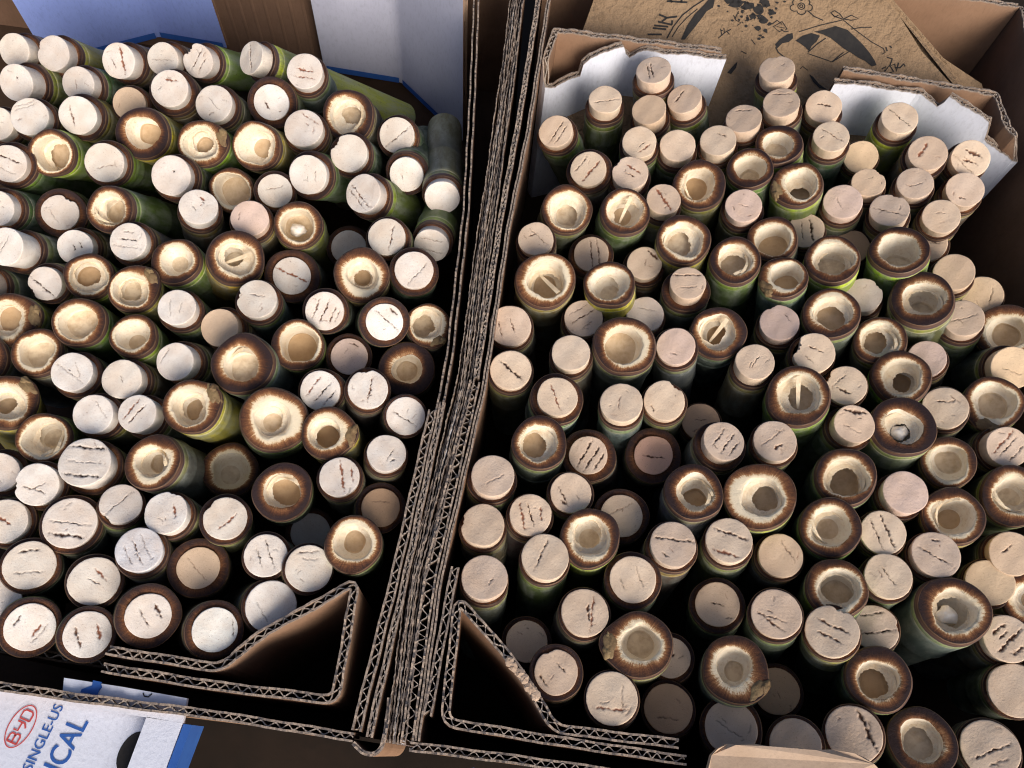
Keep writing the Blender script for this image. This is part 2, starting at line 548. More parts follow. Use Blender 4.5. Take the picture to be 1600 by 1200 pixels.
# ribs pressed through the inner liner of the back wall
for q in range(9):
    xq = at(352 + q * 20, 80, Z_FLOOR).x
    build('wall_rib', [(xq - .0016, bw.y + .0097, ZB), (xq, bw.y + .0090, ZB), (xq + .0016, bw.y + .0097, ZB), (xq - .0016, bw.y + .0097, .2), (xq, bw.y + .0090, .2), (xq + .0016, bw.y + .0097, .2)],
          [(0, 1, 4, 3), (1, 2, 5, 4)], M['kraft_dark'], left, {'edge': [0] * 6})
fl0, fl1 = at(-200, 1300, Z_RIM), at(900, 100, Z_RIM)
lx0, lx1 = bx0, bx1
fy = at(300, 1110, ZB).y
slab('carton_bottom', [(lx0, at(300, 1112, Z_RIM).y, ZB), (at(585, 1160, Z_RIM).x - .002, at(300, 1112, Z_RIM).y, ZB), (at(690, 600, Z_RIM).x, bw.y + .01, ZB), (lx0, bw.y + .01, ZB)], (0, 0, 1), .004, M['stained'], left)  # darker than kraft: the shade below the tubes is painted in

# printed front flap folded outwards, almost flat
zf = Z_RIM - .010
up = Vector((0, 0, 1))
fp = lambda x, y: at(x, y, zf)
flap = slab('front_flap', [fp(-60, 1070), fp(236, 1112), fp(196, 1230), fp(160, 1330), fp(-120, 1330)], up, -.004, [M['white'], M['kraft']], left)
flap['label'] = 'white flap printed with blue words and red oval mark'
rd = fp(97, 1105) - fp(45, 1195)
rd.normalize()
ud = up.cross(rd)
def fit(txt, p0, p1, cap, bold, dd=0.0):
    """letters filling the span p0-p1 along their baseline, cap high"""
    o = letters(txt, (0, 0, 0), (1, 0, 0), (0, 1, 0), 1.0, 'lettering', 'blue', left, bold)
    vs = o.data.vertices
    x0, x1 = min(v.co.x for v in vs), max(v.co.x for v in vs)
    y1 = .70
    d = (p1 - p0)
    L_ = d.length
    d.normalize()
    u = up.cross(d)
    for v in vs:
        v.co = p0 + d * ((v.co.x - x0) / (x1 - x0) * L_) + u * (v.co.y / y1 * cap) + up * .0004
pxl = .43 / FOCAL * 1.10
fit('SINGLE-US', fp(49, 1206), fp(100, 1104), 13 * pxl, .006)
fit('MEDICAL', fp(52, 1291), fp(139, 1128), 26 * pxl, .010)
c0 = fp(33, 1135)
el = [c0 + rd * math.cos(q / 40 * 6.2832) * .0096 + ud * math.sin(q / 40 * 6.2832) * .0056 for q in range(40)]
stroke(el, .0005, up, 'oval_mark', 'red', left, closed=True)
def glyph(segs, ox, sc):
    for sg in segs:
        stroke([c0 + rd * ((ox + px_) * sc) + ud * ((py_ - .5) * sc) for px_, py_ in sg], .0008, up, 'oval_mark', 'red', left)
glyph([[(0, 0), (0, 1)], [(0, 0), (.62, 0), (.8, .12), (.8, .38), (.62, .5), (0, .5)], [(0, 1), (.56, 1), (.74, .88), (.74, .62), (.56, .5)]], -1.45, .0051)
glyph([[(0, 1), (0, .55), (.7, .55)], [(.75, 1), (.75, .3), (.4, 0)]], -.4, .0051)
glyph([[(0, 0), (0, 1), (.6, 1), (.8, .8), (.8, .2), (.6, 0), (0, 0)]], .62, .0051)
hp = fp(207, 1176)
patch([hp + rd * math.cos(q / 24 * 6.2832) * .0095 + ud * math.sin(q / 24 * 6.2832) * .0062 for q in range(24)], up, 'hand_hole', 'ink', left, .0002)

# white flap with blue edge lying over the printed one
wf = empty('folded_flap')
tag(wf, 'glossy white board with blue side lying over the lettered front flap', 'cardboard piece')
za = Z_RIM - .003
A_ = [at(229, 1120, za), at(284, 1130, za), at(247, 1230, za), at(222, 1300, za), at(166, 1300, za), at(196, 1208, za)]
slab('board_face', A_, up, -.004, M['white'], wf)
slab('blue_side', [at(287, 1131, za - .001), at(300, 1133, za - .001), at(262, 1232, za - .001), at(238, 1300, za - .001), at(225, 1300, za - .001), at(250, 1230, za - .001)], up, -.02, M['blue'], wf)

# scrap of printed board standing inside the front wall
sc_ = empty('printed_scrap')
tag(sc_, 'white scrap with cut-off blue letters behind the front wall', 'cardboard piece')
zs = Z_RIM - .003
slab('scrap_face', [at(100, 1059, zs), at(190, 1073, zs), at(292, 1091, zs), at(286, 1130, zs), at(96, 1100, zs)], up, -.003, M['white'], sc_)
patch([at(128, 1077, zs), at(158, 1067, zs), at(160, 1074, zs), at(152, 1085, zs), at(126, 1082, zs)], up, 'print', 'blue', sc_)
patch([at(146, 1063, zs), at(160, 1066, zs), at(152, 1090, zs), at(141, 1090, zs)], up, 'print', 'blue', sc_, .0006)
stroke([at(238, 1084, zs), at(232, 1089, zs), at(226, 1088, zs), at(224, 1083, zs)], .0006, up, 'print', 'ink', sc_)

# ------------------------------------------------------------------ right carton (holding the paper bag)
cw = at(1592, 8, Z_RIM)
right = empty('carton')
tag(right, 'brown carton with a paper bag tucked along its back', 'carton', 'cartons packed with bamboo tubes')
spine = pxpath([(812, -30, 4), (785, 180, 3), (763, 330, 2), (727, 600), (652, 900), (617, 1162)])
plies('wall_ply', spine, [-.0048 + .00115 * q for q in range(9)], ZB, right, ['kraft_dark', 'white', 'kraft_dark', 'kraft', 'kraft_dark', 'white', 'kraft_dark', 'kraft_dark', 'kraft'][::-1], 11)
board('wall', pxpath([(742, 596), (672, 900), (635, 1162)]), .0062, ZB, right, 'kraft', seed=14, tear=.0012)
board('wall', pxpath([(846, -30, 3), (812, 180, 2), (784, 330, 1), (744, 590)]), .0034, ZB, right, 'kraft', seed=13, tear=.0010, period=.005)
board('wall', pxpath([(862, -30, 3), (826, 200, 2), (796, 345, 1), (757, 600), (688, 900), (652, 1158)]), .0026, ZB, right, 'kraft', seed=15, flutes=False, tear=.0006)
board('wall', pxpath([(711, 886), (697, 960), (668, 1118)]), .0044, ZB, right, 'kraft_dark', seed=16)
board('wall', pxpath([(640, 1166), (800, 1186), (1000, 1214), (1300, 1262)]) + [(cw.x, at(1000, 1214, Z_RIM).y - .012, Z_RIM)], .0044, ZB, right, 'kraft', seed=17, tear=.0012)
x_l = at(852, -60, Z_RIM).x
board('wall', [(x_l, cw.y, Z_RIM + .004), (cw.x, cw.y, Z_RIM)], .0045, ZB, right, 'kraft', seed=18)
board('wall', [(cw.x, cw.y, Z_RIM), (cw.x, at(1000, 1214, Z_RIM).y - .012, Z_RIM)], .0045, ZB, right, 'kraft_dark', seed=19, offset=.003)  # darker board than the back wall, its shade put into the colour
slab('carton_bottom', [(at(668, 900, Z_RIM).x, at(1000, 1216, Z_RIM).y, ZB), (cw.x, at(1000, 1216, Z_RIM).y, ZB), (cw.x, cw.y, ZB), (x_l, cw.y, ZB)], up, .004, M['stained'], right)  # bottom's shade under the tubes is put into this dark colour
# outer front face with a printed shard
patch([at(706, 1192, .150), at(742, 1186, .150), at(748, 1190, .150), at(720, 1200, .150)], (0, -1, .3), 'print', 'blue', right, .004)
# torn flap leaning in over the front tubes
zt_ = Z_RIM + .012
fl = [(1096, 1290), (1104, 1212), (1112, 1180), (1122, 1170), (1138, 1162), (1150, 1164), (1178, 1162), (1200, 1166), (1240, 1167), (1275, 1172), (1300, 1171), (1335, 1177), (1352, 1184), (1366, 1194), (1378, 1206), (1400, 1300)]
slab('front_flap', [at(q[0], q[1], zt_ + (.002 if i % 2 else 0)) for i, q in enumerate(fl)], up, -.0042, M['pale_board'], right)

# ------------------------------------------------------------------ folded corner posts
def torn(a, b, pts):
    """torn top of a flat face: the face stands on the rim line a-b, its top follows the given pixels"""
    A, B = at(*a, Z_RIM), at(*b, Z_RIM)
    nn = (B - A).cross(Vector((0, 0, 1))).normalized()
    return [tuple(on_plane(x, y, A, nn)) for x, y in pts]

def post(label, px, seed, zbot=Z_FLOOR - .014, face=None, t=.0046, tear=.0008, z=None, mat='kraft', rnd=True):
    o = board('corner_post', pxpath(px, z) if len(px[0]) < 3 or abs(px[0][0]) > 2 else px, t, zbot, None, mat, face=face, seed=seed, tear=tear, rnd=rnd)
    tag(o, label, 'corner post', 'folded cardboard corner posts')
    return o
post('triangular corner post behind the lettered front wall, by the divider', [(168, 1016), (346, 1044), (404, 992, -3), (450, 968), (556, 908), (524, 1094), (340, 1072), (160, 1043)], 31, tear=.0012)
post('triangular corner post at the bag carton front, by the divider', [(1060, 1162), (960, 1150), (866, 1138), (828, 1072, -1), (790, 1020), (716, 936), (694, 1128), (860, 1156), (1072, 1188)], 32, tear=.0012)
rt_ = random.Random(9)
pp_ = [o for o in COL.objects if o.name.startswith('corner_post')][-1]
for q in range(7):
    a_ = at(796 + q * 7 + rt_.uniform(-3, 3), 1034 + q * 9 + rt_.uniform(-3, 3), Z_RIM + .0005)
    V_, F_ = [], []
    for u in range(6):
        for v_ in range(9):
            aa, bb = math.pi * u / 5, 6.283 * v_ / 9
            kk = rt_.uniform(.75, 1.25)
            V_.append((a_.x + .0024 * math.sin(aa) * math.cos(bb) * kk, a_.y + .0024 * math.sin(aa) * math.sin(bb) * kk, a_.z + .0008 * math.cos(aa) * kk))
    for u in range(5):
        for v_ in range(9):
            F_.append((u * 9 + v_, (u + 1) * 9 + v_, (u + 1) * 9 + (v_ + 1) % 9, u * 9 + (v_ + 1) % 9))
    build('torn_fluff', V_, F_, M['pale_board'], pp_, {'edge': [0] * len(V_)}, smooth=False)
back_ = pxpath([(1128, 78), (1000, 62), (868, 46), (860, 70, -2), (853, 92, -4)])
face_ = torn((852, 96), (980, 68), [(854, 132), (866, 133), (884, 122), (905, 113), (910, 96), (922, 86), (950, 76), (973, 67), (977, 78)]) + torn((980, 68), (1135, 88), [(984, 85), (996, 79), (1012, 75), (1040, 79), (1090, 83), (1135, 89)])
post('white faced corner post with torn top, left of the drawn bag', (back_ + face_)[::-1], 33, face='white', tear=.0007, rnd=False)
back_ = pxpath([(1318, 106), (1440, 126), (1556, 146), (1575, 196), (1588, 212)])
face_ = torn((1440, 137), (1590, 216), [(1586, 250), (1560, 230), (1541, 214), (1545, 200), (1548, 187), (1520, 168), (1486, 147), (1478, 156), (1466, 164), (1452, 152), (1442, 143)]) + torn((1304, 122), (1440, 137), [(1434, 141), (1400, 138), (1360, 130), (1304, 126)])
post('white faced corner post with notched top, right of the drawn bag', back_ + face_, 34, face='white', tear=.0007, rnd=False)

def tall_post(label, pts, seed, right_side):
    """corner post whose top lies above the frame: (pixel at the floor) folds"""
    P = [at(x, y, Z_FLOOR) for x, y in pts]
    o = board('corner_post', [(p.x, p.y, .185) for p in P], .0042, Z_FLOOR, None, 'kraft', face='grey_white' if right_side else 'bluish', seed=seed)
    tag(o, label, 'corner post', 'folded cardboard corner posts')
    n = [(P[i + 1] - P[i]).cross(up).normalized() for i in range(2)]
    for i in range(2):
        a, b = P[i], P[i + 1]
        m = -n[i]
        if (Vector((0, 0, .03)) - a).dot(m) < 0:
            m = -m
        q = m * .0032
        k0, k1 = a.lerp(b, .04), a.lerp(b, .96)
        build('blue_border', [k0 + q, k1 + q, k1 + q + up * .006, k0 + q + up * .006], [(0, 1, 2, 3)], M['blue'], o, smooth=False)
    return o
tall_post('white corner post at the lettered carton back, by the divider', [(726, 218), (630, 126), (508, 106)], 35, True)
tall_post('bluish white corner post at the lettered carton back, outer side', [(356, 72), (250, 54), (78, 98)], 36, False)

# ------------------------------------------------------------------ paper bag
b1 = Vector((0, cw.y - .008, Z_RIM + .012))
b0 = Vector((0, at(1300, 118, Z_RIM).y + .004, Z_RIM - .045))
bd = (b1 - b0).normalized()
bn = Vector((1, 0, 0)).cross(bd).normalized()
if bn.z < 0:
    bn = -bn
bp = lambda x, y: on_plane(x, y, b0, bn)
bag = empty('paper_bag')
tag(bag, 'brown paper bag with black brush drawings lying along the carton back', 'paper bag')
slab('front_sheet', [bp(932, -12), bp(1150, -12), bp(1372, -12), bp(1406, 26), (bp(1440, 80)), bp(1512, 160), bp(1500, 230), bp(1200, 260), bp(880, 220), bp(906, 60)], bn, -.0006, M['paper'], bag)
slab('back_sheet', [bp(940, -30) - bn * .007, bp(1380, -30) - bn * .007, bp(1482, 88) - bn * .007, bp(1542, 128) - bn * .007, bp(1560, 200) - bn * .007, bp(900, 230) - bn * .007], bn, -.0006, M['paper'], bag)
e1, e2, e3 = bp(1372, -12), bp(1406, 26), bp(1512, 160)
f1, f2, f3 = bp(1384, -20) - bn * .006, bp(1478, 86) - bn * .006, bp(1542, 132) - bn * .006
mid = [(a + b) / 2 - bn * .005 for a, b in zip((e1, e2, e3), (f1, f2, f3))]
build('gusset', [e1, e2, e3, *mid, f1, f2, f3], [(0, 1, 4, 3), (1, 2, 5, 4), (3, 4, 7, 6), (4, 5, 8, 7)], M['paper'], bag, smooth=False)
def draw(pts, w):
    k = .00055
    stroke([bp(x, y) for x, y in pts], [q * k for q in w] if isinstance(w, list) else w * k, bn, 'drawing', 'ink', bag)
def blot(pts):
    patch([bp(x, y) for x, y in pts], bn, 'drawing', 'ink', bag, .0005)
# broad brush arc at the left and its inner lines
blot([(1064, 62), (1074, 40), (1086, 22), (1100, 8), (1112, -6), (1118, -6), (1114, 12), (1104, 18), (1094, 32), (1086, 42), (1078, 52), (1070, 62)])
draw([(1042, 60), (1052, 42), (1066, 24), (1084, 10), (1106, -4)], 1.6)
draw([(1050, 58), (1060, 42), (1074, 27), (1090, 14)], 1.1)
# lettering fragment MILY, turned on its side
for seg in ([(1012, 54), (1034, 54)], [(1020, 44), (1041, 46)], [(1022, 40), (1044, 42)], [(1028, 34), (1050, 39)], [(1050, 39), (1050, 32)], [(1030, 23), (1042, 28)], [(1042, 28), (1058, 26)], [(1042, 28), (1034, 34)], [(1042, 2), (1074, 4)], [(1046, -3), (1050, 4)], [(1066, -3), (1064, 4)]):
    draw(seg, 2.4)
# speckled mass and twigs in the middle
for x, y, r in ((1150, 6, 12), (1168, 10, 11), (1186, 16, 12), (1192, 32, 9), (1184, 44, 6), (1196, 6, 9), (1206, 20, 7), (1176, 26, 7), (1140, 2, 8), (1123, 10, 2.6), (1196, 48, 4), (1202, 38, 4), (1188, 56, 3)):
    rr_ = random.Random(int(x * 7 + y))
    blot([(x + math.cos(q / 9 * 6.283) * r * rr_.uniform(.55, 1.15), y + math.sin(q / 9 * 6.283) * r * .75 * rr_.uniform(.55, 1.15)) for q in range(9)])
rs_ = random.Random(4)
for q in range(90):
    x, y, r = rs_.gauss(1178, 20), rs_.gauss(16, 20), rs_.uniform(.7, 2.6)
    blot([(x + math.cos(a / 5 * 6.283) * r * rs_.uniform(.6, 1.5), y + math.sin(a / 5 * 6.283) * r * rs_.uniform(.5, 1.2)) for a in range(5)])
for seg in ([(1122, 60), (1134, 50), (1142, 46)], [(1128, 56), (1126, 46)], [(1132, 52), (1131, 44)], [(1136, 50), (1140, 54)], [(1146, 24), (1150, 32), (1158, 36), (1152, 40)], [(1154, 18), (1148, 30)], [(1174, 62), (1180, 70)], [(1158, 80), (1166, 84)]):
    draw(seg, 1.1)
blot([(1136, 114), (1148, 100), (1152, 97), (1150, 106), (1142, 116)])
blot([(1264, 116), (1270, 128), (1280, 138), (1292, 140), (1280, 132), (1270, 120)])
# rose
for r in (2.2, 5.0):
    draw([(1252 + math.cos(q / 12 * 6.283) * r * 1.1, 10 + math.sin(q / 12 * 6.283) * r) for q in range(13)], 1.1)
for q in range(5):
    a = q / 5 * 6.283 + .3
    cx_, cy_ = 1252 + math.cos(a) * 11, 10 + math.sin(a) * 7.5
    draw([(cx_ + math.cos(a - 1.7 + u * .48) * 7, cy_ + math.sin(a - 1.7 + u * .48) * 5.5) for u in range(8)], 1.1)
draw([(1262, 17), (1272, 26), (1286, 32)], 1.3)
# scribble flower
draw([(1206, 38), (1214, 32), (1222, 38), (1214, 42), (1226, 44), (1218, 50), (1208, 42), (1222, 34), (1230, 46)], 1.2)
draw([(1220, 46), (1226, 50), (1232, 49)], 1.2)
# bow above the roof
draw([(1316, 30), (1304, 26), (1298, 20), (1304, 17), (1312, 22), (1318, 30), (1330, 24), (1342, 30), (1330, 32), (1318, 30)], 1.2)
draw([(1300, 22), (1304, 27), (1310, 24)], 1.2)
# roof strokes, house body
blot([(1243, 64), (1254, 56), (1268, 52), (1281, 56), (1275, 66), (1268, 72), (1264, 80), (1258, 74), (1250, 68)])
blot([(1272, 50), (1290, 46), (1306, 41), (1324, 47), (1336, 58), (1348, 70), (1358, 82), (1367, 96), (1369, 102), (1362, 104), (1352, 96), (1340, 90), (1330, 83), (1318, 76), (1308, 68), (1298, 60), (1286, 54)])
blot([(1211, 70), (1218, 62), (1230, 54), (1238, 52), (1239, 60), (1232, 66), (1222, 68), (1214, 76)])
draw([(1248, 50), (1280, 40), (1306, 34), (1318, 31)], 1.1)
draw([(1318, 32), (1340, 50), (1362, 66), (1380, 76), (1383, 82), (1378, 85)], 1.1)
draw([(1330, 46), (1346, 43), (1362, 43)], 1.1)
draw([(1212, 74), (1216, 82), (1226, 90), (1236, 98)], 1.6)
draw([(1262, 82), (1278, 68), (1290, 60)], 1.3)
draw([(1262, 84), (1280, 90), (1300, 97), (1318, 86), (1328, 80)], 1.1)
draw([(1300, 97), (1310, 88), (1318, 82)], 1.3)
draw([(1262, 110), (1254, 104), (1250, 108)], 1.0)
# script below the roof
for seg in ([(1378, 108), (1384, 104), (1382, 112), (1390, 102), (1396, 112), (1390, 114)], [(1386, 90), (1394, 92), (1390, 104), (1398, 100), (1400, 112), (1404, 98)], [(1398, 106), (1406, 106), (1412, 100), (1414, 104)], [(1384, 74), (1386, 80)], [(1390, 72), (1393, 75)]):
    draw(seg, 1.7)


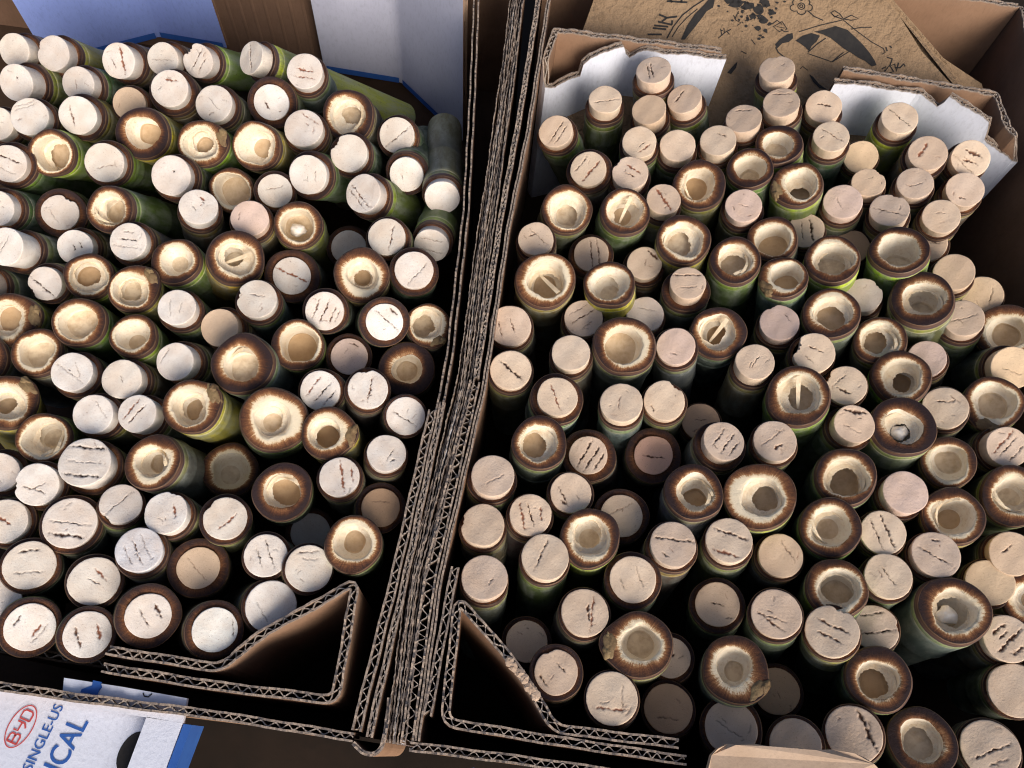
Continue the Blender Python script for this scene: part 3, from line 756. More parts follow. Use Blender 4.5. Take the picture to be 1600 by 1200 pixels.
# ------------------------------------------------------------------ the bamboo tubes
# C: x y face-width lean-direction lean(%) proud(mm) collar(%) height(mm) tint | look | cracks | notches
# O: x y rim-width lean-direction lean(%) mouth(%) height(mm) tint char | look | extras
DATA = '''
C 22 78 50 15 60 11 122 0 n|a smooth blank cork and brown neck||
C 83 83 53 20 56 10 122 0 y|a blank cork and yellowish body||200,.10
C 185 95 54 15 55 11 120 0 n|an upright reddish scar across its cork|84,-.25,.85,11,r;70,.35,.4,4|
C 254 92 50 20 50 10 122 0 n|a faint level line on its cork|4,.05,.8,2|
C 309 95 50 15 52 10 122 0 l|a split cork and bright green body|-55,-.1,.9,5;-50,.35,.5,4|230,.25
C 392 90 52 22 80 9 122 0 y|one black upright split|84,.05,.95,7|
C 25 129 56 10 62 13 124 0 o|one tiny black dot on its cork|20,-.3,.08,9|
C 122 131 52 15 55 9 122 0 d|a short nick|80,.15,.3,3|
C 265 138 58 45 45 7 132 4 n|a speckled upper edge and dark collar|10,-.45,.4,8,r|
C 202 162 50 30 35 5 122 -6 n|a tan cork half under a rim||
C 334 162 58 40 45 7 124 2 n|a faint diagonal scratch on pale cork|50,0,.5,2|
C 46 182 58 30 50 8 120 4 n|two thin slanting cracks near the edge|-20,-.55,.7,2;-20,-.72,.6,2|
C 121 180 58 20 42 8 124 4 o|a dark dotted upright vein|80,.3,.6,6|
C -4 193 50 20 50 8 122 0 n|a cork cut off by the frame||
C 12 255 57 20 45 6 130 2 g|two broken black cracks|22,-.25,.8,6;25,.4,.6,2|
O 79 239 69 10 42 72 0 y 45|pale hollow and yellow body|
C 163 254 60 15 36 6 122 4 g|fine level specks on a round cork|-12,.2,.5,3|
O 222 208 78 25 38 62 3 y 90|a blackened rim, yellow flank|
O 315 224 72 35 36 64 2 l 45|a twisted bud scar on its flank|scar -15
C 267 274 62 25 42 8 122 4 d|a single black dot off centre|30,-.25,.07,8|
O 400 228 74 25 36 72 2 y 40|a bright hollow and yellow-green lip|
C 476 111 56 60 42 8 116 8 b|red dashes and bluish body|12,-.05,.5,9,r;8,.35,.7,5,r|
C 424 160 54 20 22 3 150 -2 n|a grey smudge, dark collar|60,.3,.3,7|
O 544 180 78 50 30 68 -2 n 80|a brown rim and torn pale lining|shred 60
C 474 200 60 55 42 8 118 4 n|a reddish curved edge crack|35,-.6,.6,4,r|
C 545 239 58 40 32 6 122 4 d|a notched corner and blank face||215,.18
C 620 211 55 50 26 5 124 -4 d|one long diagonal crack|-38,.1,1,4|
C 635 273 53 -60 24 4 130 -6 d|a blank cork|70,.3,.2,3|
C 691 309 55 -88 44 5 114 -4 n|its whole dark body showing behind||
C 481 273 60 10 32 7 128 4 g|faint nicks and a green body|100,-.4,.3,3|
C 567 302 60 25 50 10 122 5 g|two dark parallel cracks|52,.2,.9,5;52,.45,.8,4|
C 430 298 52 80 15 3 125 -2 n|one thin level crack|-15,-.15,.6,3|
O 362 297 66 30 25 74 -8 n 40|a dull grey hollow, set low|
C -6 325 55 10 52 8 124 2 d|a cork cut off, green body showing||
C 94 332 54 20 25 3 145 -12 n|a notched top, sunk in shadow|60,.4,.5,2|-60,.15
O 171 327 72 15 50 64 6 g 60|a curled lip shred|shred 170
C 310 323 58 75 42 8 116 6 n|a brown pit near its edge|20,-.5,.18,9,r;60,.2,.2,4|
C 390 341 58 60 36 7 120 4 n|a pinkish cork with short dashes|100,.55,.25,4|
C 8 385 60 15 62 16 116 6 n|an extra tall white cork|-60,-.1,.6,3|
C 117 386 54 10 42 8 118 -6 n|two short ticks low on its cork|70,-.35,.2,6;80,.05,.2,6|
C 200 377 58 25 46 7 124 6 n|rows of black dashes|8,-.1,.5,5;8,.3,.9,2;5,-.5,.3,4|
O 138 431 70 35 32 72 0 o 55|a smooth cream hollow|
C 70 443 52 0 42 6 124 -3 n|a black diagonal split|42,.25,1,7|150,.15
O 208 451 72 45 32 68 4 y 50|a deep lip fold and yellow flank|scar -40
O 274 408 72 40 42 62 4 o 60|a small dark speck in its hollow|
O 369 402 84 100 25 62 6 y 60|a slim peg across its hollow|peg -20
C 276 480 58 40 42 8 122 6 n|fine upright hairline cracks|85,.35,.5,2;95,-.2,.3,2|
O 14 499 80 20 40 60 -2 o 50|a knotted grey bud scar|scar -10
O 123 503 76 30 36 66 4 g 50|an oval slit-like hollow|
O 208 524 68 45 42 68 2 l 50|bright green flank under the rim|
C 343 512 59 15 36 8 120 -2 n|a blank face fading to tan||
O 57 550 72 30 36 66 0 n 50|a pointed rim and bright lining|
C 273 565 60 10 46 10 118 2 n|one thin crack at its margin|-60,-.65,.5,3|
O 378 568 92 30 30 56 8 b 85|white shreds over a blackened rim|shred -60
C 112 581 62 25 42 8 122 4 n|crossing scratches on its cork|35,.1,.9,2;70,-.3,.5,2|
C 190 592 62 20 42 9 118 4 n|a clean round cork, tucked low|60,0,.2,2|
O 12 628 80 60 25 62 2 y 45|a large wrinkled scar at its rim|scar -50
C 401 467 62 55 32 7 118 6 b|a ragged notched edge|10,-.2,.4,3|190,.14
O 466 351 72 60 22 66 2 y 50|a white lump in its hollow|lump
C 545 387 54 40 15 4 135 -38 n|a barely visible shadowed cork||
C 604 370 58 50 27 5 122 4 n|one black upright crack|-78,.25,.75,5|
C 674 384 55 -70 46 6 118 -10 o|dotted level lines and olive body|12,-.35,.7,3;12,.35,.7,3|
C 456 431 58 30 12 2 152 -12 n|a brown band across its cork|24,-.05,1,9,r|
O 565 429 82 70 12 56 6 o 40|a light brown ring and narrow hollow|
C 647 422 60 95 22 4 132 4 d|one long slanting line|-48,.25,.95,3|
C 507 486 60 10 16 4 122 2 d|four slanting dark cracks|-68,-.45,.6,6;-65,0,.7,6;-65,.45,.5,5;-68,.7,.35,4|
C 601 503 58 160 8 1 140 6 n|a short black gash, flush in collar|42,-.15,.9,4;42,-.75,.3,8|
O 669 507 66 110 22 72 -4 b 45|a silvery ragged hollow|scar 60
O 465 539 78 45 16 70 0 o 50|a bluish white stepped hollow|
C 546 557 57 120 10 3 130 -12 n|pinkish face with faint upper nicks|20,-.7,.3,5|
O 636 577 84 100 10 52 -12 d 100|a purple-black rim, in shadow|
C 500 610 62 30 20 4 118 2 n|three slanting brown cracks|-55,-.4,.7,6,r;-50,.15,.7,5;-52,.6,.5,5|
C 575 608 62 100 20 4 118 4 n|upright black pits|-80,.1,.7,6|-100,.12
C 634 650 60 160 10 1 114 -2 n|a crack running to its lower edge|32,.15,.8,4|
O 428 655 98 70 12 54 6 g 30|broad whitish rim, biggest mouth|
O 512 676 80 45 20 58 4 y 50|a twisted brown scar beside its mouth|scar 5
C 604 708 60 100 27 5 114 0 n|two black specks|-65,.2,.4,3;-40,.5,.15,8|
C 530 745 62 60 20 5 118 2 n|a wide brown broken stripe|80,-.15,.9,10,r;80,-.65,.4,7,r|
O 441 768 88 50 10 60 2 g 95|a purple-black rim and shredded lining|shred -30
C 595 793 60 150 8 2 135 -14 n|a shadowed brown cork|0,-.3,.5,2|
C 485 832 60 60 8 2 130 -42 n|a nearly black, deeply sunken cork||
O 552 850 86 60 8 62 6 o 45|a stepped pale well|
C 415 868 66 30 14 4 115 2 n|two dotted slanting rows|68,-.2,.8,4;68,.3,.5,4|
C 483 888 72 160 12 4 110 2 n|a few level strokes|-8,-.7,.5,4;0,-.4,.4,2|
C 145 647 62 15 42 9 120 4 n|a corner nick and wavy line|55,-.45,.6,2|
C 214 646 60 20 46 11 118 4 d|two brown diagonal gouges|-55,-.4,.7,8,r;-50,0,.7,6|
O 298 635 84 25 36 62 8 y 50|a black-pitted scar on its lip|scar -30
O 67 684 76 15 32 74 0 o 40|a strip hanging over its lip|shred 70
C 132 722 78 30 42 12 116 8 n|two level cracks, thickest cork|4,-.6,.8,6;4,.55,.8,6;4,0,.9,1|
O 238 722 84 20 42 56 6 b 50|dark broken pieces in its hollow|shred 20
O 360 734 82 80 8 64 -30 n 60|a dim hollow far below the others|
C 57 757 66 10 36 8 118 4 n|a ragged margin and wavy cracks|18,.25,.6,4;-30,.1,.4,3|175,.12
C -2 738 60 10 36 6 128 -2 n|a cut-off cork with grey smudges|40,.3,.5,4|
C 189 787 62 80 26 5 112 2 n|one diagonal line and chipped corner|-50,-.1,.9,3|130,.14
C 259 801 66 30 36 8 114 4 n|a red notch at its top|80,-.4,.35,8,r;75,-.4,.4,2|-75,.08
C 352 810 66 70 15 3 122 2 n|a red-brown gash in dark collar|-45,.2,.6,7,r|215,.10
C 109 817 78 35 26 4 120 2 d|a long level black crack|5,.5,.7,9;5,0,.9,3|
C 7 814 68 20 36 6 118 2 n|a reddish central pit|30,0,.35,12,r|
C 217 859 70 40 30 6 115 6 b|bluish face with dotted lines|60,-.3,.7,2;62,.1,.7,4;60,.5,.5,3|
C 46 883 74 30 16 3 118 2 d|a faint mottled face, dark collar|-10,-.6,.4,6;-5,.3,.6,3|
C 310 887 64 40 8 1 150 -8 n|a tan mottled face, broad dark collar|48,.1,.8,2|
C 147 908 74 30 12 3 116 0 d|a slanting red scar|42,-.35,.4,7,r;30,.0,.3,3|
C -6 938 70 10 20 4 116 0 d|a cut-off cork in black collar||
C 47 980 72 270 7 1 128 2 n|a black fleck and red streak|-60,.3,.35,8,r;-55,.5,.5,3;-60,-.6,.25,9|
C 137 991 70 180 5 1 124 0 d|two reddish blots|75,-.45,.4,12,r;70,.4,.5,8|
C 232 962 68 200 5 1 150 4 n|grey stroke, broadest brown collar|62,-.45,.4,10;60,.2,.5,4|
C 336 984 68 180 12 2 136 2 n|a plain bright white face|85,-.8,.4,4|
C 424 947 78 170 15 5 110 -2 n|a large smooth cork by cut board|55,.4,.5,2|
C 1021 109 54 90 68 10 122 10 n|two upright veins on a raised cork|84,.1,.6,6;84,.3,.6,5|
C 946 155 51 95 60 9 124 2 g|one dotted level line|-8,.1,.9,4|
C 1069 154 53 80 60 9 122 4 g|a short black slash at its top|-50,-.35,.45,7|
C 1014 171 53 85 60 12 118 2 n|a plain tan tapering cork||
C 868 205 53 65 46 6 124 -2 g|two dotted diagonals|-55,.05,.8,5;-55,.4,.7,4|
C 999 222 53 95 46 7 118 2 g|a brown smear low on its cork|-35,.5,.5,7,r;-40,.2,.25,4|
C 1059 227 55 100 52 9 116 2 d|a clean cream cork||
C 1122 219 55 95 55 10 116 2 n|a small pit and pale patch|35,-.4,.3,5|
C 1162 185 55 95 64 10 118 6 o|scratches along its upper edge|5,-.6,.5,4|
C 919 264 56 70 32 5 130 2 n|a wide rusty diagonal stripe|-48,.2,.8,10,r;-50,-.5,.6,4|
C 985 270 56 100 46 8 118 4 n|chips and a ragged pit|40,-.3,.5,9,r;30,.1,.3,6|-140,.10
O 1093 288 78 100 36 62 2 o 70|torn white fibres in its mouth|shred 200
O 1172 262 68 95 50 64 2 g 80|a dark empty hollow|
C 1214 108 54 95 70 10 120 10 n|a flat-topped cork, hindmost||-90,.10
C 1221 160 56 95 64 10 118 8 b|a curved scratch along its top|10,-.6,.6,4|
C 1287 166 54 110 52 9 118 4 n|a black pit and rough face|15,-.1,.4,9|
C 1299 213 54 110 54 10 118 6 d|a broken diagonal scratch|42,-.1,.8,4|
C 1406 184 55 120 56 10 116 8 y|a dotted crack and yellow body|50,0,.9,4|
C 1345 245 51 120 30 5 112 -10 n|a warm plain cork, low down||
C 1450 239 58 125 46 9 116 6 n|a wedge-shaped chip on its face|-55,-.3,.5,13,r|
C 1517 247 58 140 46 9 114 4 n|large dark pits and long crack|50,.5,.8,3;30,-.3,.5,14;20,.2,.4,8|
O 1217 225 70 95 60 62 6 l 75|bright green flank, leaning back|
O 1247 287 72 100 46 64 6 l 55|peeling yellow-green skin|scar 170
C 1357 285 50 110 55 8 114 0 n|a nicked, weathered tan cork||-40,.10
C 1430 286 54 115 50 8 116 2 n|a short nick near its edge|-10,.1,.4,3|
C 1508 296 56 130 46 10 114 0 n|a star-shaped pit at its rim|20,.5,.2,6|
O 886 327 76 110 30 72 4 g 55|smooth wide hollow with white fleck|
O 977 330 74 110 36 70 6 g 75|a white peg standing in it|peg -65
C 1037 311 53 105 52 9 114 4 n|a wide rusty gouge|60,0,.9,14,r|
C 1162 321 56 105 46 8 120 2 n|faint squiggles on pink cork|25,0,.3,3|
C 837 373 55 85 36 6 116 2 n|scribbled scratches on its cork|45,-.2,.8,3;-30,-.3,.3,5|
C 924 397 55 100 25 5 130 -14 n|two upright black lines|84,-.4,.9,5;86,0,.9,5|
C 1007 411 54 100 36 7 122 -12 n|a dark torn corner|48,-.7,.5,12|150,.10
O 1068 374 80 105 36 68 4 o 65|a wide tan well|
O 1149 406 76 105 42 64 4 g 80|a cloven hollow, dark inside|shred 90
C 1075 442 56 105 46 10 140 4 b|a level crack, broad collar|2,-.5,.9,5;0,.25,.5,3|
O 852 437 88 95 26 64 6 o 30|broad pale rim and a strip|peg 50
O 952 443 76 85 42 72 6 y 60|thin rim, half-lit hollow|
C 912 497 60 100 32 6 114 -8 n|three slanting black strokes|-30,-.1,.8,5;-30,-.55,.6,3;-30,.4,.3,3|
C 1008 491 58 105 36 7 114 -10 n|a dull greyish cork|10,-.3,.5,2|
C 797 509 66 80 26 5 112 -4 n|short upright lines at its top|75,-.1,.4,4;75,.5,.4,4|
O 976 539 92 105 26 62 6 b 60|a fringed brown rim|
O 1122 520 82 115 20 66 0 d 85|a leaf-like sliver in its mouth|peg -50
C 892 551 60 90 36 7 116 2 n|a plain beige cork, banded neck||
C 1056 541 60 95 30 5 118 2 b|a plain pinkish cork, grey body|20,.4,.2,3|
C 798 578 64 90 26 5 112 2 n|a stepped black crack|42,0,.8,9|
C 1180 565 60 115 46 10 112 2 n|a long brown neck and faint crack|-50,0,.4,3|
C 1317 315 58 110 46 8 112 0 n|a pinkish cork, ridged neck|70,.2,.4,2|
C 1390 328 58 105 52 9 114 2 n|a knobbly ridge across its cork|25,.1,.9,4|-60,.10
C 1471 338 56 125 42 8 114 2 n|a faint smile-shaped scratch|5,-.2,.3,2|
O 1207 373 74 95 42 68 0 d 60|a low pale hollow, dark flank|
C 1259 360 55 110 30 5 114 -16 n|black drips on a low cork|85,-.3,.7,10;88,.2,.6,3|
C 1331 386 52 110 20 4 114 -24 n|a brown cork mostly hidden||
C 1451 381 54 110 25 5 114 -14 n|a dotted crack across it|10,-.1,.9,4|
O 1301 404 80 105 50 68 6 y 60|a vivid yellow-green flank|
O 1405 390 84 100 55 66 8 l 70|a grass-green flank, white chip|
C 1491 425 60 120 42 8 110 2 n|a smooth tan cork||
C 1535 461 59 130 26 5 112 -10 n|one dark upright line, golden cork|-75,.4,.5,3|
O 1225 432 70 100 50 66 4 b 55|a split, wrinkled flank|scar 150
C 1349 461 56 110 42 8 112 -8 n|a chipped greyish cork|60,.6,.3,6|-30,.10
O 1441 466 90 105 46 62 6 g 80|a dark rim, broad green body|
O 1299 489 82 110 36 64 4 b 65|fuzzy fibres round its well|
C 1506 497 60 120 46 9 114 0 g|a faint cross grain, green body|-10,0,.8,2|
C 1218 504 60 110 42 8 114 -2 n|a mauve cork with nicked top|60,-.5,.3,3|-110,.08
O 1375 531 76 105 36 70 -2 n 60|an oval brown mouth|shred 60
O 1573 518 84 135 16 62 -10 o 50|a golden low mouth|
C 1272 551 64 125 32 7 110 4 n|a deep notch in its edge|30,-.2,.4,5;40,.4,.3,3|205,.28
C 1448 560 57 110 30 5 112 -8 n|a plain mauve cork||
C 1583 574 66 170 42 9 110 0 n|a warm cork cut by frame|20,.2,.5,2|
O 1408 588 84 115 36 64 0 l 55|an oblong bright mouth|
C 1322 602 62 120 26 6 110 2 n|swirling pits on its cork|30,.3,.4,8;-40,-.4,.4,3|-150,.12
O 1247 618 94 105 30 64 6 g 60|a curled white ribbon inside|peg -85
C 871 620 64 110 30 4 135 4 b|a rusty dotted crack, speckled collar|72,.1,.8,6,r|
C 971 629 66 95 36 7 110 4 b|one nick at its upper edge|-80,-.1,.35,4,r|
C 1038 626 64 100 26 6 112 2 n|a sliced-off upper corner|60,.7,.2,4|-50,.16
C 1095 659 58 110 20 4 112 -24 n|a brown cork deep in shade|0,-.1,.3,3|
C 1131 689 64 130 42 8 130 4 n|several slanting fissures|-52,-.3,.6,5;-52,.2,.7,5;-50,.6,.5,5|
O 843 691 84 100 26 66 4 b 75|a purple rim, pale green lip|
C 919 711 60 70 15 3 148 -12 n|three black slashes|-58,-.2,.9,7;-55,.25,.9,7;-58,.65,.5,7|
C 1021 711 60 130 12 2 152 -18 n|a reddish shaded cork, wide collar|8,.1,.6,6|
C 892 770 64 110 20 4 115 0 n|dark specks along one side|65,.4,.6,5;40,.6,.2,9|
C 1211 689 66 120 30 7 112 2 n|a black pit and long scratch|-35,-.2,.8,2;-25,.3,.25,10|
O 1084 768 88 110 30 62 4 b 85|ragged white threads inside|shred 45
O 1187 775 104 110 15 56 8 o 35|a wide honey-brown rim|
C 971 806 66 130 10 2 135 -16 n|a shadowed cork with curved crack|-25,-.3,.8,3|
O 922 840 90 105 15 64 4 y 60|a heart-shaped whitish mouth|
C 829 804 66 110 26 5 112 2 n|three brown upright cracks|80,.4,.7,9,r;85,-.5,.35,8,r;75,0,.6,5|
C 770 743 68 100 36 7 116 4 n|a plain pale cork, dark collar|-30,.2,.5,2|
C 754 820 68 85 30 6 110 2 n|a plain cork, nicked side||190,.10
C 852 870 74 100 30 6 108 4 g|one dotted line, green body|-65,-.2,.8,4|
C 757 902 72 95 30 6 108 2 b|a plain cork, dark short nick|-60,.3,.2,4|
C 1052 850 72 120 30 6 115 4 n|one long level black crack|8,-.2,1,5;40,.6,.2,4|
C 1139 844 72 115 30 6 110 4 n|a black crack and red band|22,-.3,.8,7;20,.6,.6,11,r|
C 989 905 72 110 15 3 126 2 d|a speckled dark collar|70,-.3,.5,2;70,.5,.3,3|
C 1477 637 66 125 26 5 112 2 n|short strokes at one side|5,-.3,.4,4;50,-.6,.3,3|
O 1552 629 82 135 25 68 -2 o 50|a bulging lower lip|scar 110
C 1335 662 62 140 46 10 118 4 n|a dark crumbled top|12,-.65,.6,14;30,.3,.5,2|
O 1412 665 94 130 42 56 6 b 90|a shiny white shard inside|lump
O 1482 722 78 140 20 66 0 n 50|a grey-lined brown mouth|
C 1575 698 64 165 46 10 112 2 n|paired rusty diagonal stripes|-45,-.3,.9,8,r;-45,0,.7,4;-45,.5,.6,4|
O 1322 744 88 130 26 68 4 n 70|a bright crescent inside|
C 1415 769 68 145 42 9 110 4 n|a plain smooth pinkish cork||
O 1490 806 86 140 20 66 4 y 60|white flakes on its lip|shred -90
O 1585 775 92 160 30 62 2 g 60|shaggy golden fibres|shred 180
O 1298 823 90 130 22 64 2 g 70|a loose film over dark hollow|shred 190
C 1380 832 68 150 26 5 108 0 n|two upright dotted lines|75,-.2,.9,6;75,.3,.8,4|
C 1463 866 72 150 36 8 108 2 n|slanting dashes, long neck|35,.1,.9,4;10,-.6,.2,5|
C 1582 865 68 165 36 8 108 0 n|a black fleck on tan cork|-40,-.3,.3,5|
C 1220 868 68 140 26 5 112 -4 n|a curved crack, shaded tan face|60,-.4,.6,3|
C 1388 900 70 140 26 5 112 0 n|a thin bent crack|60,0,.5,3|
O 1308 918 88 125 26 66 4 o 50|a pale-edged golden well|
C 1547 910 70 160 26 5 108 -6 n|a plain golden cork||
C 914 957 74 120 20 4 112 2 n|rusty upright streaks|90,-.15,.35,9;-82,.3,.8,6,r|
C 823 1002 64 100 10 3 125 -22 n|a shaded cork behind folded board||
C 869 1050 68 100 10 1 128 0 n|scattered black pits|50,-.3,.3,5;60,.7,.3,7|-110,.08
O 998 1007 100 100 10 54 6 o 60|a layered scar, leaning on cork|scar 180
C 1047 1027 62 100 10 3 125 -20 n|a shaded cork half covered|-30,0,.3,6|
C 956 1091 80 100 8 3 108 4 n|a row of rusty marks|5,.4,.8,6,r;-85,.4,.6,2|
C 1044 1107 74 100 8 2 115 -20 n|a dark brown cork in shade|10,.4,.5,3|
C 1121 944 68 110 15 3 128 -12 n|a shaded olive-tan cork|15,0,.3,5|
O 1148 1045 98 120 15 54 4 b 60|a blue-black scar on its side|scar 45
C 1142 1137 80 100 10 2 122 -12 n|a dim cork by the torn flap|35,.1,.7,2|
C 1213 959 76 120 20 4 112 2 b|a crack across its lower corner|42,.4,.7,6;20,.2,.5,3|
C 1300 986 80 110 20 4 108 6 n|two rows of black dashes|30,-.2,.7,6;32,.25,.5,6|-60,.14
C 1367 981 70 120 15 4 108 -10 n|level brown lines, notched side|-5,.2,.9,5;-5,-.6,.6,4|0,.08
O 1492 953 102 155 36 60 4 b 65|glossy white gleam in it|lump
C 1575 998 72 165 36 8 110 0 n|many dark slanting gashes|-40,.1,.8,10;-35,-.5,.4,9;-30,.6,.3,9;-40,-.2,.3,5|
C 1588 1079 80 180 22 5 108 -2 d|a plain face, body in darkness||
O 1373 1060 94 150 15 60 2 g 80|a dented bluish side|
C 1213 1080 70 140 8 3 120 -32 n|a barely lit brown cork||
C 1334 1147 84 110 8 2 108 2 n|a dark gouge at one side|75,-.5,.8,10|
O 1441 1158 98 140 15 60 0 d 95|a blackish purple rim|
C 1547 1170 84 170 15 4 108 2 n|slanting brown fissures|-20,.1,.8,5;-20,.5,.4,3|
C 1243 1164 78 110 8 2 115 -6 n|a cork half behind the flap||
O 1618 938 88 160 20 62 -4 o 60|only its edge in view|
C -34 446 58 12 58 10 118 -2 b|a greyish green body||
O -32 560 78 20 40 62 -2 b 60|a grey flank cut by the frame|
'''
TINT = {'g': (0.095, 0.140, 0.042), 'd': (0.052, 0.078, 0.048), 'b': (0.125, 0.150, 0.120), 'y': (0.300, 0.285, 0.062),
        'o': (0.165, 0.160, 0.052), 'n': (0.140, 0.122, 0.080), 'l': (0.150, 0.235, 0.042)}
# cork colours: paler corks in the lettered carton, tan ones in the other
CORK_TINTS = (((0.77, 0.72, 0.66), (0.79, 0.75, 0.70), (0.73, 0.67, 0.61), (0.74, 0.68, 0.60)),
              ((0.74, 0.58, 0.435), (0.69, 0.53, 0.40), (0.76, 0.61, 0.46), (0.71, 0.56, 0.44)))
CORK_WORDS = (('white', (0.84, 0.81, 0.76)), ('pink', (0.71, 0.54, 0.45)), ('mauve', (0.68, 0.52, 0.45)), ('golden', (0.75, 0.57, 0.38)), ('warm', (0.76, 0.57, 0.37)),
              ('tan', (0.72, 0.54, 0.38)), ('beige', (0.76, 0.62, 0.48)), ('brown cork', (0.58, 0.38, 0.24)), ('greyish', (0.62, 0.53, 0.45)), ('bluish face', (0.78, 0.78, 0.80)), ('reddish shaded', (0.66, 0.40, 0.30)))  # brown and reddish entries hold the shade on sunken corks in their colour

def frame(x, y, a, s, z):
    """point on the face, and the axes of the tube: local x to the right in the photo, local z out of the mouth"""
    P = at(x, y, z)
    r = ray(x, y).normalized()
    e = CR * math.cos(math.radians(a)) + CD * math.sin(math.radians(a))
    e = (e - r * e.dot(r)).normalized()
    t = (e * s + r * math.sqrt(1 - s * s)).normalized()
    zx = -t
    lx = (CR - zx * CR.dot(zx)).normalized()
    ly = zx.cross(lx)
    return P, t, lx, ly, zx

def lathe(name, prof, ns, rng, mats, parent, loc, outline=None, jit=0.0, attrs=None, center=(0, 0), close=False):
    """prof: rows of (r, z, rad-attribute); outline(theta) multiplies r"""
    t_ = np.linspace(0, 2 * math.pi, ns, endpoint=False)
    o = outline(t_) if outline else np.ones(ns)
    V, A = [], []
    for row in prof:
        r, z, k = row[:3]
        blend = row[3] if len(row) > 3 else 1.0
        rr = r * (1 + (o - 1) * blend)
        jz = np.array([rng.uniform(-1, 1) for _ in range(ns)]) * (row[4] if len(row) > 4 else 0)
        c = row[5] if len(row) > 5 else 1.0
        V.append(np.stack([rr * np.cos(t_) + center[0] * c, rr * np.sin(t_) + center[1] * c, z + jz], 1))
        A += [k] * ns
    V = np.concatenate(V)
    F = ring_faces(len(prof), ns)
    if close:
        F.append(tuple(range((len(prof) - 1) * ns, len(prof) * ns)))
    return build(name, V, F, mats, parent, {'rad': A}, loc=loc)

def culm(parent, loc, R, L, body, tint, char, rng, outline):
    mm = 0.001
    lip = rng.uniform(7.6, 9.4) * mm
    prof = [(R, 0, 0, 1), (R * 1.0 + .5 * mm, -.5 * mm, 0, 1), (R + (body - R) * .55, -1.8 * mm, 0, .9), (R + (body - R) * .9, -3.2 * mm, 0, .8), (body, -lip + .2 * mm, 0, .7),
            (body - .25 * mm, -lip - .15 * mm, 0, .7), (body - .25 * mm, -lip - .5 * mm, 0, .6), (body + .1 * mm, -lip - .9 * mm, 0, .6), (body, -lip - 6 * mm, 0, .5), (body * .995, -30 * mm, 0, .4), (body * .99, -55 * mm, 0, .4), (body * .97, -L, 0, .4)]
    nz = rng.uniform(18, 50) * mm
    prof += [(body * 1.0, -nz + 2 * mm, 0, .4), (body * 1.045, -nz, 0, .4), (body * 1.0, -nz - 2 * mm, 0, .4)]
    prof = sorted(prof, key=lambda q: -q[1])
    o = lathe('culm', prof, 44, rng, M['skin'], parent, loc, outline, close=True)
    o['tint'] = [c * rng.uniform(.8, 1.25) for c in tint]
    o['char'] = char
    return o

def outliner(rng, amp, scar=None):
    ph = [(k, rng.uniform(-1, 1) / k, rng.uniform(0, 6.28)) for k in range(2, 6)]
    def f(t):
        s = np.ones_like(t)
        for k, a, p in ph:
            s = s + amp * a * np.sin(k * t + p)
        if scar is not None:
            d = (t - scar + math.pi) % (2 * math.pi) - math.pi
            s = s + 0.15 * np.exp(-(d / .5) ** 2)
        return s
    return f

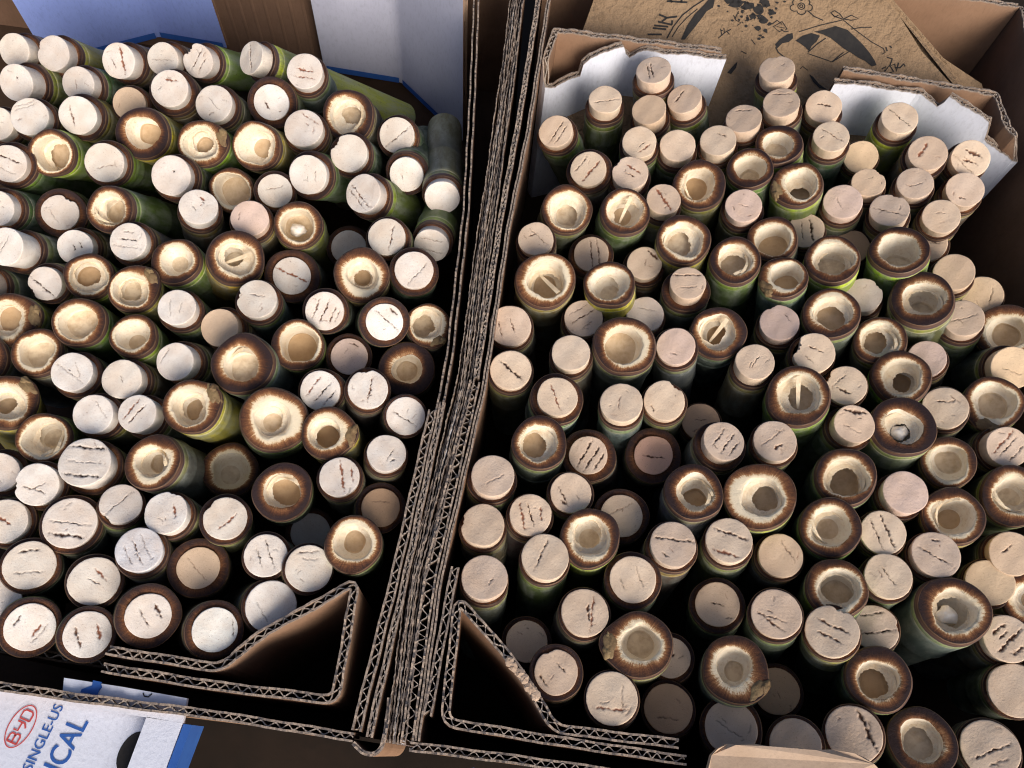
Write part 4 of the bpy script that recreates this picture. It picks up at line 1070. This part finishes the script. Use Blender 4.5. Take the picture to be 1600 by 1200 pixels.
def cork_mesh(parent, loc, R, p, cracks, notches, rng, tint, stray=3):
    ns = 80
    fr = list(np.linspace(0.02, 0.95, 25))
    prof = [(f, 0.0) for f in fr] + [(.988, -.00004), (.999, -.00018), (1.002, -.0007), (1.003, -.0012)]
    depth = p + .005
    for q in (.25, .5, .75, 1.0):
        prof.append((1.0 - .075 * q * depth / .015, -.0012 - (depth - .0012) * q))
    t_ = np.linspace(0, 2 * math.pi, ns, endpoint=False)
    o = 1 + wob(rng, t_, 5, .03) + np.array([rng.uniform(-.006, .006) for _ in range(ns)])
    for ang, size in notches:
        d = (t_ + math.radians(ang) + math.pi) % (2 * math.pi) - math.pi
        o = o - size * np.exp(-(d / (.16 + size * .9)) ** 4) * (1 + .25 * np.sin(t_ * 23))
    X, Y, Zz, side = [], [], [], []
    for i, (f, z) in enumerate(prof):
        w = min(1, f * 1.05) ** 4 if i < len(fr) else 1
        rr = f * (1 + (o - 1) * w)
        X.append(rr * np.cos(t_)); Y.append(rr * np.sin(t_)); Zz.append(np.full(ns, z))
        side.append(np.full(ns, 1.0 if z > -.0013 else max(0, 1 - (-z - .0012) / .004)))
    X, Y, Zz, side = (np.concatenate(v) for v in (X, Y, Zz, side))
    crack = np.zeros_like(X); rust = np.zeros_like(X)
    cl = [(a, of, ln, wd, r) for a, of, ln, wd, r in cracks]
    for _ in range(rng.randint(0, stray)):           # stray lenticels
        cl.append((rng.uniform(-90, 90), rng.uniform(-.8, .8), rng.uniform(.03, .22), rng.uniform(1.2, 3.2), rng.random() < .4))
    for k, (ang, of, ln, wd, r) in enumerate(cl):
        a = -math.radians(ang)                    # photo angles run clockwise
        u0 = 0 if k < len(cracks) else rng.uniform(-.6, .6)
        ux, uy = math.cos(a), math.sin(a)
        u = X * ux + Y * uy - u0
        v = X * uy - Y * ux - of
        v = v + .018 * np.sin(u * 7 + rng.uniform(0, 6)) + .016 * np.sin(u * 19 + rng.uniform(0, 6)) + .010 * np.sin(u * 41 + rng.uniform(0, 6))
        wl = wd * .74 / 100 * (.72 + .30 * np.sin(u * 9 + rng.uniform(0, 6)) + .24 * np.sin(u * 27 + rng.uniform(0, 6)))
        wl = np.clip(wl, .15 * wd / 100, None)
        wl = wl * np.clip(1.25 - (np.abs(u) / ln) ** 3 * 1.25, 0, 1) + 1e-5
        # keep hairlines a grid cell wide
        d = np.abs(v) / np.maximum(wl * 1.0, .024 * (wl > .003))
        c = np.clip(1.35 - d, 0, 1) * (wl > .002) * np.clip(wl / .03, .35, 1)
        rust = np.where(c > crack, 1.0 if r else 0.0, rust)
        crack = np.maximum(crack, c)
    crack *= side
    und = .00022 * (np.sin(X * 5 + rng.uniform(0, 6)) * np.sin(Y * 4 + rng.uniform(0, 6))) * (side >= 1)
    tx, ty = rng.uniform(-.03, .03), rng.uniform(-.03, .03)
    Zz = Zz + und + (X * tx + Y * ty) * R * (side >= 1) - np.where(Zz > -.0006, crack * np.where(rust > .5, .0005, .0010), 0)
    V = np.stack([X * R, Y * R, Zz], 1)
    F = ring_faces(len(prof), ns)
    F.append(tuple(range(ns)))
    ob = build('cork', V, F, M['cork'], parent, {'crack': crack, 'rust': rust}, loc=loc)
    ob['tint'] = tint
    return ob

def splinter(parent, loc, pts, w, rng, name='splinter', mat='splinter'):
    """a thin curled strip of bamboo: cross-section is a flat box swept along pts"""
    P = [Vector(p) for p in pts]
    V, F = [], []
    for i, p in enumerate(P):
        d = (P[min(i + 1, len(P) - 1)] - P[max(i - 1, 0)]).normalized()
        sd = d.cross(Vector((.2, .1, 1))).normalized()
        up = sd.cross(d).normalized()
        ww = w * (1 - .55 * (i / (len(P) - 1)) ** 2)
        for a, b in ((1, 1), (-1, 1), (-1, -1), (1, -1)):
            V.append(p + sd * a * ww / 2 + up * b * .00025)
    n = len(P)
    for i in range(n - 1):
        for j in range(4):
            k = (j + 1) % 4
            F.append((i * 4 + j, i * 4 + k, (i + 1) * 4 + k, (i + 1) * 4 + j))
    F += [(3, 2, 1, 0), tuple((n - 1) * 4 + j for j in range(4))]
    return build(name, V, F, M[mat], parent, loc=loc, smooth=False)

def lump(name, parent, loc, c, rad, rng, mat, nu=10, nv=14, rough=.25, turn=0.0):
    V, F = [], []
    ct, st = math.cos(turn), math.sin(turn)
    ph = [rng.uniform(0, 6.28) for _ in range(6)]
    for i in range(nu + 1):
        a = math.pi * i / nu
        for j in range(nv):
            b = 2 * math.pi * j / nv
            k = 1 + rough * (math.sin(3 * b + 2 * a + ph[0]) * .5 + math.sin(5 * b - 3 * a + ph[1]) * .35 + math.sin(4 * a + ph[2]) * .3) * math.sin(a)
            px_, py_ = rad[0] * math.sin(a) * math.cos(b) * k, rad[1] * math.sin(a) * math.sin(b) * k
            V.append((c[0] + px_ * ct - py_ * st, c[1] + px_ * st + py_ * ct, c[2] + rad[2] * math.cos(a) * k))
    for i in range(nu):
        for j in range(nv):
            k = (j + 1) % nv
            F.append((i * nv + j, (i + 1) * nv + j, (i + 1) * nv + k, i * nv + k))
    return build(name, V, F, M[mat], parent, loc=loc)

def zone(x, y):
    xd = 735 - (y - 600) * .171 - 40
    left = x < xd
    car = 'lettered carton' if left else 'bag carton'
    if left:
        d = xd - x
        col = 'by divider' if d < 130 else 'off divider' if d < 300 else 'mid carton' if d < 480 else 'outer side'
        bands = (150, 260, 380, 520, 650, 790, 930)
    else:
        d = x - xd
        col = 'by divider' if d < 190 else 'off divider' if d < 370 else 'mid carton' if d < 560 else 'outer side'
        bands = (200, 310, 430, 570, 720, 890, 1020)
    names = ('back', 'second', 'third', 'fourth', 'fifth', 'sixth', 'seventh', 'front')
    return f'{names[sum(y > b for b in bands)]} row, {col}, {car}'

def make_tube(line, idx):
    head, look, *rest = line.split('|')
    h = head.split()
    kind = h[0]
    x, y, w, a, s = (float(v) for v in h[1:6])
    rng = random.Random(idx * 131 + 17)
    s /= 100
    mm = .001
    if kind == 'C':
        p, rr, dz, tint = float(h[6]) * mm, float(h[7]) / 100, float(h[8]) * mm, h[9]
    else:
        hole, dz, tint, char = float(h[6]) / 100, float(h[7]) * mm, h[8], float(h[9]) / 100
    z = Z_TOP + dz
    P, t, lx, ly, lz = frame(x, y, a, s, z)
    depth = (P - CAM).dot(Fw)
    R = w / 2 * depth / FOCAL
    T = P + t * p if kind == 'C' else P
    L = min(max((T.z - Z_FLOOR) / max(-t.z, .05), .05), .108 if a < 0 else .150)
    if x > 700 and t.x > 0:        # stay inside the carton's outer wall
        L = max(.03, min(L, (cw.x - .008 - R * 1.15 - T.x) / t.x))
    B = T + t * L
    mw = Matrix(((lx.x, ly.x, lz.x, B.x), (lx.y, ly.y, lz.y, B.y), (lx.z, ly.z, lz.z, B.z), (0, 0, 0, 1)))
    root = empty('corked_bamboo_tube' if kind == 'C' else 'open_bamboo_tube', mw)
    tag(root, ('corked' if kind == 'C' else 'open') + f' tube with {look}, {zone(x, y)}', 'bamboo tube',
        ('corked' if kind == 'C' else 'open') + ' bamboo tubes packed in the cartons')
    top = (0, 0, L)
    tc = TINT[tint]
    if kind == 'C':
        Rr = R * (1 + (rr - 1) * .8)
        body = Rr * rng.uniform(1.02, 1.05)
        ol = outliner(rng, .04)
        char = rng.uniform(.8, 1.0)
        culm(root, top, Rr, L, body, tc, char, rng, ol)
        prof = [(R * .9, -.0012, .35, 0), (R * .985, -.0004, .45, 0, .0002), (R * .99 + (Rr - R) * .5, .0001, .7, .5, .00015), (Rr, 0, 1, 1)]
        ring = lathe('rim', prof, 44, rng, M['rim'], root, top, ol)
        ring['char'] = char * .75
        cracks = []
        for c in (rest[0].split(';') if rest and rest[0] else []):
            q = c.split(',')
            cracks.append((float(q[0]), float(q[1]), float(q[2]), float(q[3]), len(q) > 4))
        notches = []
        for c in (rest[1].split(';') if len(rest) > 1 and rest[1] else []):
            q = c.split(',')
            notches.append((float(q[0]), float(q[1])))
        k = rng.uniform(.9, 1.06)
        ck = [min(.85, c * k) for c in next((v for wd_, v in CORK_WORDS if wd_ in look), rng.choice(CORK_TINTS[x > 735 - (y - 600) * .171 - 40]))]
        cork_mesh(root, (0, 0, L + p), R, p, cracks, notches, rng, ck, 0 if any(q in look for q in ('plain', 'blank', 'clean', 'smooth')) else 3)
    else:
        ext = rest[0].split() if rest and rest[0] else []
        scar = -math.radians(float(ext[1])) if ext and ext[0] == 'scar' else None
        body = R * rng.uniform(1.05, 1.09)
        ol = outliner(rng, .075, scar)
        culm(root, top, R, L, body, tc, char, rng, ol)
        ri = R * min(.82, hole * 1.06)
        off = (rng.uniform(-.05, .05) * R, rng.uniform(-.05, .05) * R)
        if scar is not None:
            off = (off[0] - .10 * R * math.cos(scar), off[1] - .10 * R * math.sin(scar))
        oi = outliner(rng, .16)
        t_ = np.linspace(0, 2 * math.pi, 56, endpoint=False)
        o1, o2 = oi(t_) + np.array([rng.uniform(-.02, .02) for _ in t_]), ol(t_)
        V, A = [], []
        lop, lop_a = rng.uniform(.08, .30), rng.uniform(0, 6.283)
        for q in (0, .06, .14, .3, .5, .75, 1.0):
            rin = ri * o1
            rx = rin * np.cos(t_) + off[0]; ry = rin * np.sin(t_) + off[1]
            ox = R * o2 * np.cos(t_); oy = R * o2 * np.sin(t_)
            jz = np.array([rng.uniform(-1, 1) for _ in t_]) * (.00035 if q < .2 else .00012)
            zz = (-.0005 * (1 - q / .14) ** 2 if q < .14 else .00025 * math.sin(math.pi * q)) + jz * (q < 1)
            V.append(np.stack([rx + (ox - rx) * q, ry + (oy - ry) * q, np.zeros_like(t_) + zz], 1))
            A += list(np.clip(q - lop * np.cos(t_ - lop_a) * math.sin(math.pi * min(1, q + .12)) - .5 * lop * np.cos(3 * t_ + lop_a) * math.sin(math.pi * q), 0, 1))
        ring = build('rim', np.concatenate(V), ring_faces(7, 56), M['rim'], root, {'rad': A}, loc=top)
        ring['char'] = char
        D = 2 * ri
        d1 = D * rng.uniform(.45, .85)
        c_end = rng.uniform(-.3, .3)
        sh = (off[0] + c_end * ri * .4, off[1] + rng.uniform(-.15, .15) * ri)
        style = rng.random()
        if style < .45:        # a ledge with a small well
            q0 = rng.uniform(.52, .72)
            prof = [(1.0, -.0005), (.985, -.0015), (.965, -d1 * .35), (.92, -d1 * .7), (.84, -d1 * .93), (q0 + .04, -d1), (q0, -d1 - .0006), (q0 - .01, -d1 - .0022), (q0 - .04, -d1 - .0024), (q0 * .6, -d1 - .0024), (.15, -d1 - .0024)]
        elif style < .8:       # straight wall and flat septum
            prof = [(1.0, -.0005), (.985, -.0015), (.97, -d1 * .35), (.94, -d1 * .7), (.90, -d1 * .95), (.86, -d1), (.80, -d1 - .0004), (.6, -d1 - .0003), (.4, -d1 - .0003), (.3, -d1 - .0003), (.2, -d1 - .0003)]
        else:                  # rounded bowl
            prof = [(1.0, -.0005), (.97, -.0018), (.90, -d1 * .35), (.80, -d1 * .62), (.68, -d1 * .82), (.54, -d1 * .94), (.42, -d1 * .99), (.34, -d1), (.25, -d1), (.18, -d1), (.12, -d1)]
        jag = outliner(rng, .16)(t_)
        V = []
        for r_, z_ in prof:
            q = min(1, -z_ / d1)
            oo = o1 * (1 - .8 * q) + .8 * q * (jag if q > .98 else 1)
            V.append(np.stack([ri * r_ * oo * np.cos(t_) + off[0] * (1 - q) + sh[0] * q, ri * r_ * oo * np.sin(t_) + off[1] * (1 - q) + sh[1] * q, np.full_like(t_, z_)], 1))
        F = [f[::-1] for f in ring_faces(len(prof), 56)]
        F.append(tuple((len(prof) - 1) * 56 + j for j in range(56)))
        mi = [0] * (5 * 56) + [1] * (len(F) - 5 * 56)
        build('lining', np.concatenate(V), F, [M['cavity'], M['pith_floor']], root, mat_idx=mi, loc=top)
        if rng.random() < .62:     # what is left of the membrane that closed the cane
            zd = -d1 * rng.uniform(.35, .7)
            g0 = rng.uniform(0, 6.283)
            ed = np.clip(rng.uniform(.52, .8) + .20 * np.cos(t_ - g0) + wob(rng, t_, 7, .10) + np.array([rng.uniform(-.035, .035) for _ in t_]), .25, .93)
            cx_, cy_ = (off[0] + sh[0]) / 2, (off[1] + sh[1]) / 2
            V = []
            for q, dz_ in ((0, .0006), (.4, -.0002), (1, .0003 * rng.uniform(-1, 2)), (1, -.0006), (.4, -.0012), (0, -.0008)):
                rr_ = ri * (.985 + (ed - .985) * q)
                V.append(np.stack([rr_ * np.cos(t_) + cx_, rr_ * np.sin(t_) + cy_, zd + dz_ + .0004 * np.sin(3 * t_ + g0) * q], 1))
            build('membrane', np.concatenate(V), [f[::-1] for f in ring_faces(6, 56)], M['membrane'], root, loc=top, smooth=False)
        if ext:
            if ext[0] == 'scar':
                c_, s_ = math.cos(scar), math.sin(scar)
                for q, (dr, da, ra, rb, h_) in enumerate(((.90, 0, .24, .46, .0022), (1.02, .22, .17, .24, .0032), (.99, -.30, .15, .20, .0030), (.76, .05, .07, .34, .0016))):
                    lump('bud_scar', root, top, (R * dr * math.cos(scar + da), R * dr * math.sin(scar + da), -.0012 - .0006 * q), (R * ra, R * rb, h_), rng, 'scar', 14, 24, .20, scar + da)
            elif ext[0] == 'lump':
                lump('pith_lump', root, top, (off[0] - .1 * ri, off[1] - .1 * ri, -d1 * .6), (ri * .5, ri * .42, ri * .38), rng, 'pith')  # pith, and in one mouth a glossy gleam built as a white lump
            elif ext[0] == 'peg':
                g = -math.radians(float(ext[1]))
                c_, s_ = math.cos(g), math.sin(g)
                pts = [(off[0] + c_ * ri * q, off[1] + s_ * ri * q, zz) for q, zz in ((.92, -.0008), (.55, -.0022), (.2, -.0042), (-.25, -.0062), (-.55, -.008))]
                splinter(root, top, pts, R * .16, rng)
            elif ext[0] == 'shred':
                g0 = -math.radians(float(ext[1]))
                for q in range(3):
                    g = g0 + rng.uniform(-.5, .5)
                    h_ = g + rng.uniform(1.0, 2.2)
                    pts = [(off[0] + math.cos(g + (h_ - g) * u) * ri * (.97 - .55 * u * (1.2 - u)), off[1] + math.sin(g + (h_ - g) * u) * ri * (.97 - .55 * u * (1.2 - u)), -.0006 - .0035 * u + .001 * math.sin(u * 5)) for u in (0, .2, .4, .6, .8, 1)]
                    splinter(root, top, pts, R * rng.uniform(.06, .13), rng)
    return root

for i_, ln_ in enumerate(l for l in DATA.strip().splitlines() if l.strip()):
    make_tube(ln_, i_)
